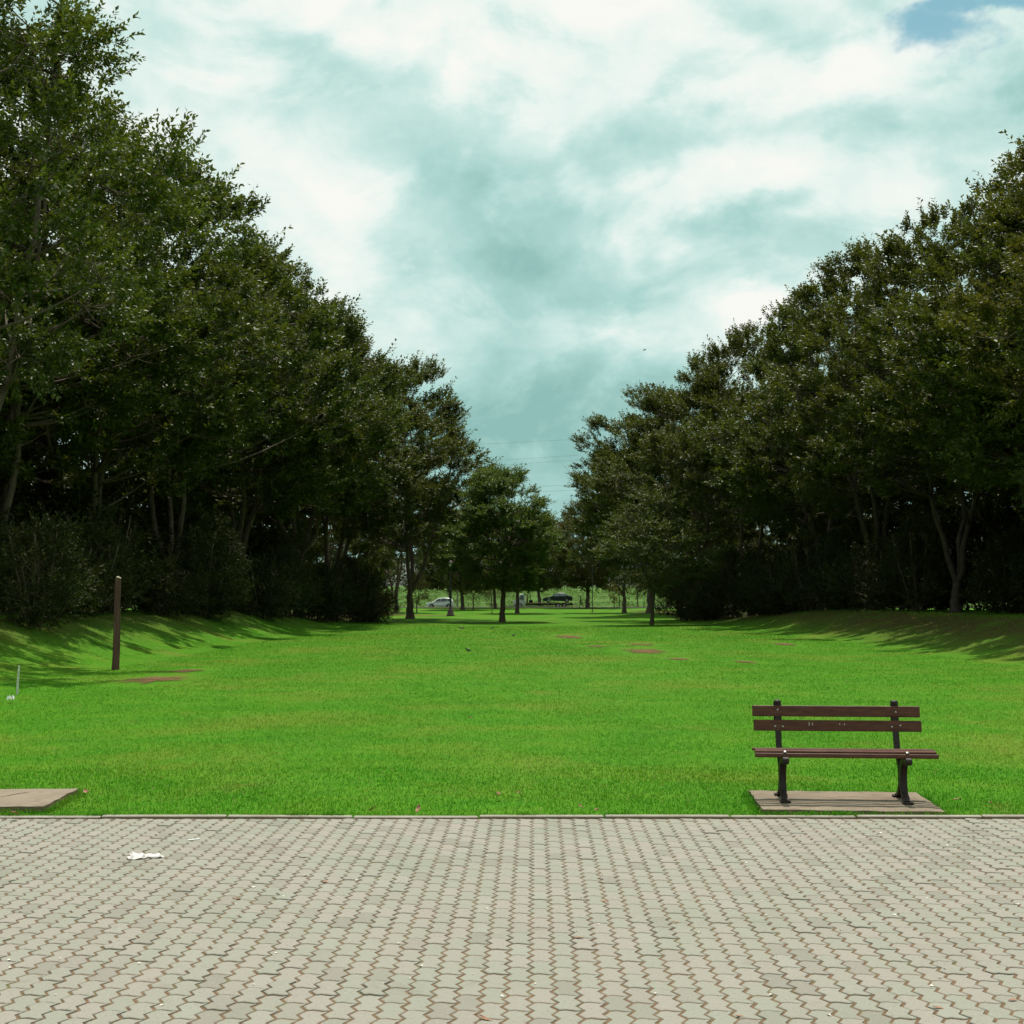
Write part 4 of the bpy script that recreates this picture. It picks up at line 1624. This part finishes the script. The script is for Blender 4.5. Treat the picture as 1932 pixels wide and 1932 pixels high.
MB().add([(.765, -.80, 1.25), (.765, .80, 1.25), (.965, .74, 1.93), (.965, -.74, 1.93)], [(0, 1, 2, 3)]).build('windscreen', M['glass'], tt_, (-.012, 0, .0))
MB().box((5.3, 0, .50), (7.0, .9, .20), bev=.02).build('chassis', M['darksteel'], tt_)
bd = MB().box((5.35, 0, .72), (6.7, 2.2, .13), bev=.02)
for i in range(9):
    bd.box((2.2 + i * .79, -1.11, .64), (.09, .05, .20))
bd.build('flat_bed', M['redsteel'], tt_)
MB().box((2.06, 0, 1.22), (.10, 1.9, .95), bev=.02).build('headboard', M['redsteel'], tt_)
ms = MB()
for s_ in (-.8, .8):
    ms.tube([(2.15, s_, .75), (2.25, s_, 2.5)], .05, 6)
ms.tube([(2.25, -.8, 2.45), (2.25, .8, 2.45)], .05, 6)
ms.tube([(2.7, .0, .8), (2.45, 0, 2.5)], .06, 6)
ms.build('mast', M['redsteel'], tt_)
MB().box((2.55, 0, 2.62), (2.15, 1.8, .09), rot=Matrix.Rotation(R(3.5), 3, 'Y'), bev=.03).build('sun_canopy', M['whitecar'], tt_)
MB().box((2.62, -.5, .98), (.55, .5, .38), bev=.04).build('winch', M['darksteel'], tt_)
MB().box((8.9, 0, .62), (.9, 2.0, .08), rot=Matrix.Rotation(R(2), 3, 'Y'), bev=.02).build('tail_ramp', M['darksteel'], tt_)
for cx_ in (1.05, 6.6, 7.5):
    for s_ in (-1, 1):
        wheel(tt_, cx_, s_ * .86, .36, .36, .24)
# dark saloon on the bed
top = [(-2.14, .42), (-2.12, .60), (-1.95, .74), (-1.0, .90), (-.25, 1.36), (.05, 1.43), (.75, 1.42), (1.05, 1.36), (1.62, 1.02), (2.08, .96), (2.16, .84), (2.16, .45)]
win = [[(-.80, .93), (-.20, 1.28), (.22, 1.35), (.22, .93)], [(.28, .93), (.28, 1.35), (.74, 1.34), (.98, 1.28), (1.42, .98)]]
sal, hw = car('saloon_car', (tx0 + 6.55, 191.0, zc + .79), 0, 'dark grey-blue saloon car loaded on the tow truck', M['darkcar'], M['skyglass'], top, win, 4.3, (-1.32, 1.34), .30)
for cx_ in (-1.32, 1.34):
    for s_ in (-1, 1):
        wheel(sal, cx_, s_ * (hw - .09), .30, .30)
MB().add([(-.95, -.62, .93), (-.95, .62, .93), (-.28, .56, 1.365), (-.28, -.56, 1.365)], [(0, 1, 2, 3)]).build('windscreen', M['skyglass'], sal, (-.012, 0, .012))
for s_ in (-1, 1):
    MB().box((-2.09, s_ * .62, .66), (.10, .30, .14), bev=.03).build('headlight', M['lampglass'], sal)
    MB().box((2.10, s_ * .66, .86), (.10, .26, .14), bev=.03).build('tail_light', M['lampglass'], sal)
    MB().box((-.68, s_ * .92, .96), (.10, .16, .11), bev=.03).build('mirror', M['darkcar'], sal)
    MB().box((.40, s_ * (hw + .01), .84), (.16, .03, .03), bev=.008).build('door_handle', M['darksteel'], sal)

# ================================================================== person
def skin_body(name, verts, edges, radii, mat, parent, sub=1):
    me = bpy.data.meshes.new(name)
    me.from_pydata(verts, edges, [])
    o = link(name, me, mat, parent)
    md = o.modifiers.new('skin', 'SKIN')
    sv = me.skin_vertices[0].data
    for i, r_ in enumerate(radii):
        sv[i].radius = (r_, r_)
    sv[0].use_root = True
    s2_ = o.modifiers.new('sub', 'SUBSURF')
    s2_.levels = s2_.render_levels = sub
    return o


per = empty('person', onground(10.45, 197.0, 0), R(0))
tag(per, 'person in dark clothes striding along the road beside the tow truck', 'person')
pv = [(0, 0, .90), (-.01, 0, 1.12), (-.02, 0, 1.36), (-.04, 0, 1.46), (-.06, 0, 1.55),          # 0-4 pelvis..head base
      (-.07, 0, 1.64),                                                                          # 5 head
      (-.01, .09, .86), (-.16, .10, .50), (-.27, .10, .09), (-.40, .10, .05),                    # 6-9 leg ahead
      (-.01, -.09, .86), (.10, -.10, .48), (.34, -.10, .16), (.26, -.10, .04),                   # 10-13 leg behind
      (-.02, .19, 1.36), (.08, .24, 1.10), (.02, .24, .88), (-.02, .24, .80),                    # 14-17 arm
      (-.02, -.19, 1.36), (-.10, -.24, 1.10), (-.24, -.22, .94), (-.30, -.21, .88)]              # 18-21 arm
pe = [(0, 1), (1, 2), (2, 3), (3, 4), (4, 5), (0, 6), (6, 7), (7, 8), (8, 9), (0, 10), (10, 11), (11, 12), (12, 13), (2, 14), (14, 15), (15, 16), (16, 17), (2, 18), (18, 19), (19, 20), (20, 21)]
pr = [.135, .125, .145, .065, .075, .095, .09, .065, .045, .04, .09, .065, .045, .04, .065, .05, .038, .035, .065, .05, .038, .035]
skin_body('body', pv, pe, pr, M['cloth'], per, 2)
MB().lathe([(.03, -.10), (.07, -.08), (.088, -.03), (.094, .02), (.085, .07), (.05, .10), (.01, .112)], 14, (-.075, 0, 1.655)).build('head', M['skin'], per, smooth=True)
MB().lathe([(.096, .0), (.100, .04), (.09, .085), (.055, .115), (.01, .125)], 14, (-.065, 0, 1.655)).build('hair', M['hair'], per, smooth=True)

# ================================================================== poles and wires
lp = px(969.6, 1326)
lam = empty('street_lamp', onground(lp.x, lp.y), 0)
tag(lam, 'dark green lamp post on a flared base beside the trodden earth', 'street lamp')
MB().lathe([(.42, -.1), (.42, .12), (.34, .20), (.30, .55), (.20, .68), (.13, .80), (.11, .95)], 16).build('base', M['lampbase'], lam, smooth=True)
MB().tube([(0, 0, .9), (0, 0, 3), (0, 0, 5.0)], [.10, .085, .07], 12).build('pole', M['pole'], lam, smooth=True)
MB().lathe([(.12, 2.55), (.16, 2.6), (.16, 2.72), (.12, 2.78)], 14).build('collar', M['pole'], lam, smooth=True)
lt = MB().lathe([(.08, 4.95), (.14, 5.02), (.20, 5.45), (.21, 5.47)], 12).build('lantern', M['lampglass'], lam, smooth=True)
MB().lathe([(.27, 5.46), (.24, 5.52), (.10, 5.66), (.03, 5.74)], 12).build('cap', M['lampbase'], lt, smooth=True)


def thin_pole(x, y, h, r_, label, mat='galv', cat='pole'):
    e_ = empty('pole', onground(x, y), 0)
    tag(e_, label, cat)
    MB().tube([(0, 0, -.2), (0, 0, h * .5), (0.0, 0, h)], [r_, r_, r_ * .8], 8).build('shaft', M[mat], e_, smooth=True)
    MB().lathe([(r_ * 2.2, -.05), (r_ * 2.2, .06), (r_ * 1.1, .10)], 10).build('foot', M['darksteel'], e_, smooth=True)
    MB().lathe([(r_ * 1.1, h - .01), (r_ * 1.3, h + .03), (r_ * .4, h + .06)], 8).build('cap', M['darksteel'], e_, smooth=True)


thin_pole(9.9, 160, 5.6, .055, 'thin tall dark pole right of the spreading roadside tree')
thin_pole(-2.3, 150, 1.75, .035, 'thin short stake in the far lawn left of round-crowned tree')
thin_pole(15.4, 186, 2.2, .05, 'slim grey roadside post between person and mound trees')
thin_pole(18.9, 186, 2.2, .05, 'slim grey roadside post close to the flared trunks')
thin_pole(-7.6, 197, 4.6, .16, 'stout pale pole in the meadow right of the white car', 'stake')

for i, (zl, zr_, lab) in enumerate([(36.2, 38.6, 'faint topmost power cable across the gap of sky'),
                                    (32.2, 35.2, 'upper cable of the middle pair across the gap'),
                                    (31.2, 34.2, 'lower cable of the middle pair across the gap'),
                                    (26.3, 28.4, 'upper cable of the lowest pair across the gap'),
                                    (25.2, 27.2, 'lower cable of the lowest pair above the round-crowned tree')]):
    pts = []
    for k in range(25):
        t_ = k / 24
        x_ = -140 + 280 * t_
        base = (zl + zr_) / 2 + (zr_ - zl) / 20.0 * (x_ - 5) * .45
        pts.append((x_, 292 + i * .8, base + 6 * ((t_ - .52) * 2) ** 2))
    w_ = MB().tube(pts, .022, 5).build('power_cable', M['wire'])
    tag(w_, lab, 'cable', 'power cables across the sky')

# ================================================================== grass blades
rs = np.random.RandomState(21)


def grass_points(y0, y1, dens, marg=2.4):
    ymid = (y0 + y1) / 2
    wmax = .405 * y1 + marg
    n_ = int(dens * 2 * wmax * (y1 - y0))
    gx = rs.uniform(-wmax, wmax, n_)
    gy = rs.uniform(y0, y1, n_)
    keep = np.abs(gx) < .405 * gy + marg
    for (cx_, cy_, rz_, w_, d_) in ((2.735, 10.87, R(-4.6), 1.44, 1.04), (-4.50, 10.96, R(3.0), 1.48, 1.0)):
        lx = (gx - cx_) * math.cos(rz_) + (gy - cy_) * math.sin(rz_)
        ly = -(gx - cx_) * math.sin(rz_) + (gy - cy_) * math.cos(rz_)
        keep &= ~((np.abs(lx) < w_ / 2) & (np.abs(ly) < d_ / 2))
    for (cx_, cy_, rx, ry, rot) in SOIL:
        d_ = ((gx - cx_) / rx) ** 2 + ((gy - cy_) / ry) ** 2
        keep &= rs.uniform(0, 1, n_) < np.clip((d_ - .35) * 1.0, .05, 1)
    keep &= rs.uniform(0, 1, n_) < .75 + .25 * np.sin(gx * 1.7 + np.sin(gy * 1.1) * 2) * np.sin(gy * 1.3 + gx * .6)
    return gx[keep], gy[keep]


def blades(gx, gy, h, w_, seg):
    n_ = len(gx)
    z = gz(gx, gy) - .006
    P0 = np.c_[gx, gy, z]
    a = rs.uniform(0, 6.283, n_)
    H_ = h * rs.uniform(.5, 1.3, n_)
    side = np.c_[np.cos(a), np.sin(a), np.zeros(n_)] * (w_ * rs.uniform(.7, 1.3, n_))[:, None] / 2
    la = rs.uniform(0, 6.283, n_)
    ln_ = np.abs(rs.normal(.55, .35, n_))
    leanv = np.c_[np.cos(la) * ln_, np.sin(la) * ln_, np.ones(n_)]
    leanv = unit(leanv)
    tip = P0 + leanv * H_[:, None] + np.c_[np.cos(la), np.sin(la), -.25 * np.ones(n_)] * (H_ * ln_ * .45)[:, None]
    if seg == 1:
        V_ = np.stack([P0 - side, P0 + side, tip], 1).reshape(-1, 3)
        F_ = np.arange(n_ * 3).reshape(-1, 3)
        return V_, [F_]
    midp = P0 + leanv * (H_ * .55)[:, None]
    V_ = np.stack([P0 - side, P0 + side, midp + side * .8, tip, midp - side * .8], 1).reshape(-1, 3)
    b0 = np.arange(n_)[:, None] * 5
    return V_, [b0 + np.array([[0, 1, 2, 4]]), b0 + np.array([[4, 2, 3]])]


parts_V, parts_T, parts_Q, off = [], [], [], 0
ex_ = rs.uniform(-6.2, 6.2, 26000)
msk = np.sin(ex_ * 3.1) + np.sin(ex_ * 7.7 + 1) + .8 * np.sin(ex_ * 17.3) + rs.normal(0, .5, 26000)
ex_ = ex_[(msk > 1.0) & (rs.uniform(0, 1, 26000) < .3)]
ey_ = PAVE_Y + .072 - np.abs(rs.normal(0, .012, len(ex_)))
V_, Fl = blades(ex_, ey_, .055, .006, 2)
V_[:, 2] += .012
parts_V.append(V_)
for f in Fl:
    (parts_T if f.shape[1] == 3 else parts_Q).append(f + off)
off += len(V_)
edges_ = [10.262] + list(np.geomspace(10.33, 85.0, 26))
for i in range(len(edges_) - 1):
    y0, y1 = edges_[i], edges_[i + 1]
    ym = (y0 + y1) / 2
    gx, gy = grass_points(y0, y1, 2900 * (10.3 / ym) ** 2.15 * (1.3 if i == 0 else 1))
    V_, Fl = blades(gx, gy, (.045 if i == 0 else .030 + .0004 * (ym - 10)), .0062 + .00042 * (ym - 10), 2 if ym < 13 else 1)
    parts_V.append(V_)
    for f in Fl:
        (parts_T if f.shape[1] == 3 else parts_Q).append(f + off)
    off += len(V_)
# longer unmown tufts along the slab edges
ex, ey = [], []
for (cx_, cy_, rz_, w_, d_) in ((2.735, 10.87, R(-4.6), 1.45, 1.05), (-4.50, 10.96, R(3.0), 1.49, 1.01)):
    for k in range(1500):
        s_ = random.random() * 2 * (w_ + d_)
        o_ = abs(random.gauss(0, .025))
        if s_ < w_:
            lx, ly = s_ - w_ / 2, -d_ / 2 - o_
        elif s_ < 2 * w_:
            lx, ly = s_ - w_ * 1.5, d_ / 2 + o_
        elif s_ < 2 * w_ + d_:
            lx, ly = -w_ / 2 - o_, s_ - 2 * w_ - d_ / 2
        else:
            lx, ly = w_ / 2 + o_, s_ - 2 * w_ - d_ * 1.5
        gx_ = cx_ + lx * math.cos(rz_) - ly * math.sin(rz_)
        gy_ = cy_ + lx * math.sin(rz_) + ly * math.cos(rz_)
        if gy_ > 10.28:
            ex.append(gx_)
            ey.append(gy_)
V_, Fl = blades(np.array(ex), np.array(ey), .06, .007, 2)
parts_V.append(V_)
for f in Fl:
    (parts_T if f.shape[1] == 3 else parts_Q).append(f + off)
off += len(V_)
gm = np_mesh('grass', np.concatenate(parts_V), [np.concatenate(parts_T), np.concatenate(parts_Q)])
grass = link('grass', gm, M['blade'])
tag(grass, 'short mown bright green grass covering the lawn', 'grass', kind='stuff')
print('grass verts', len(gm.vertices), 'total polys', sum(len(m_.polygons) for m_ in bpy.data.meshes))
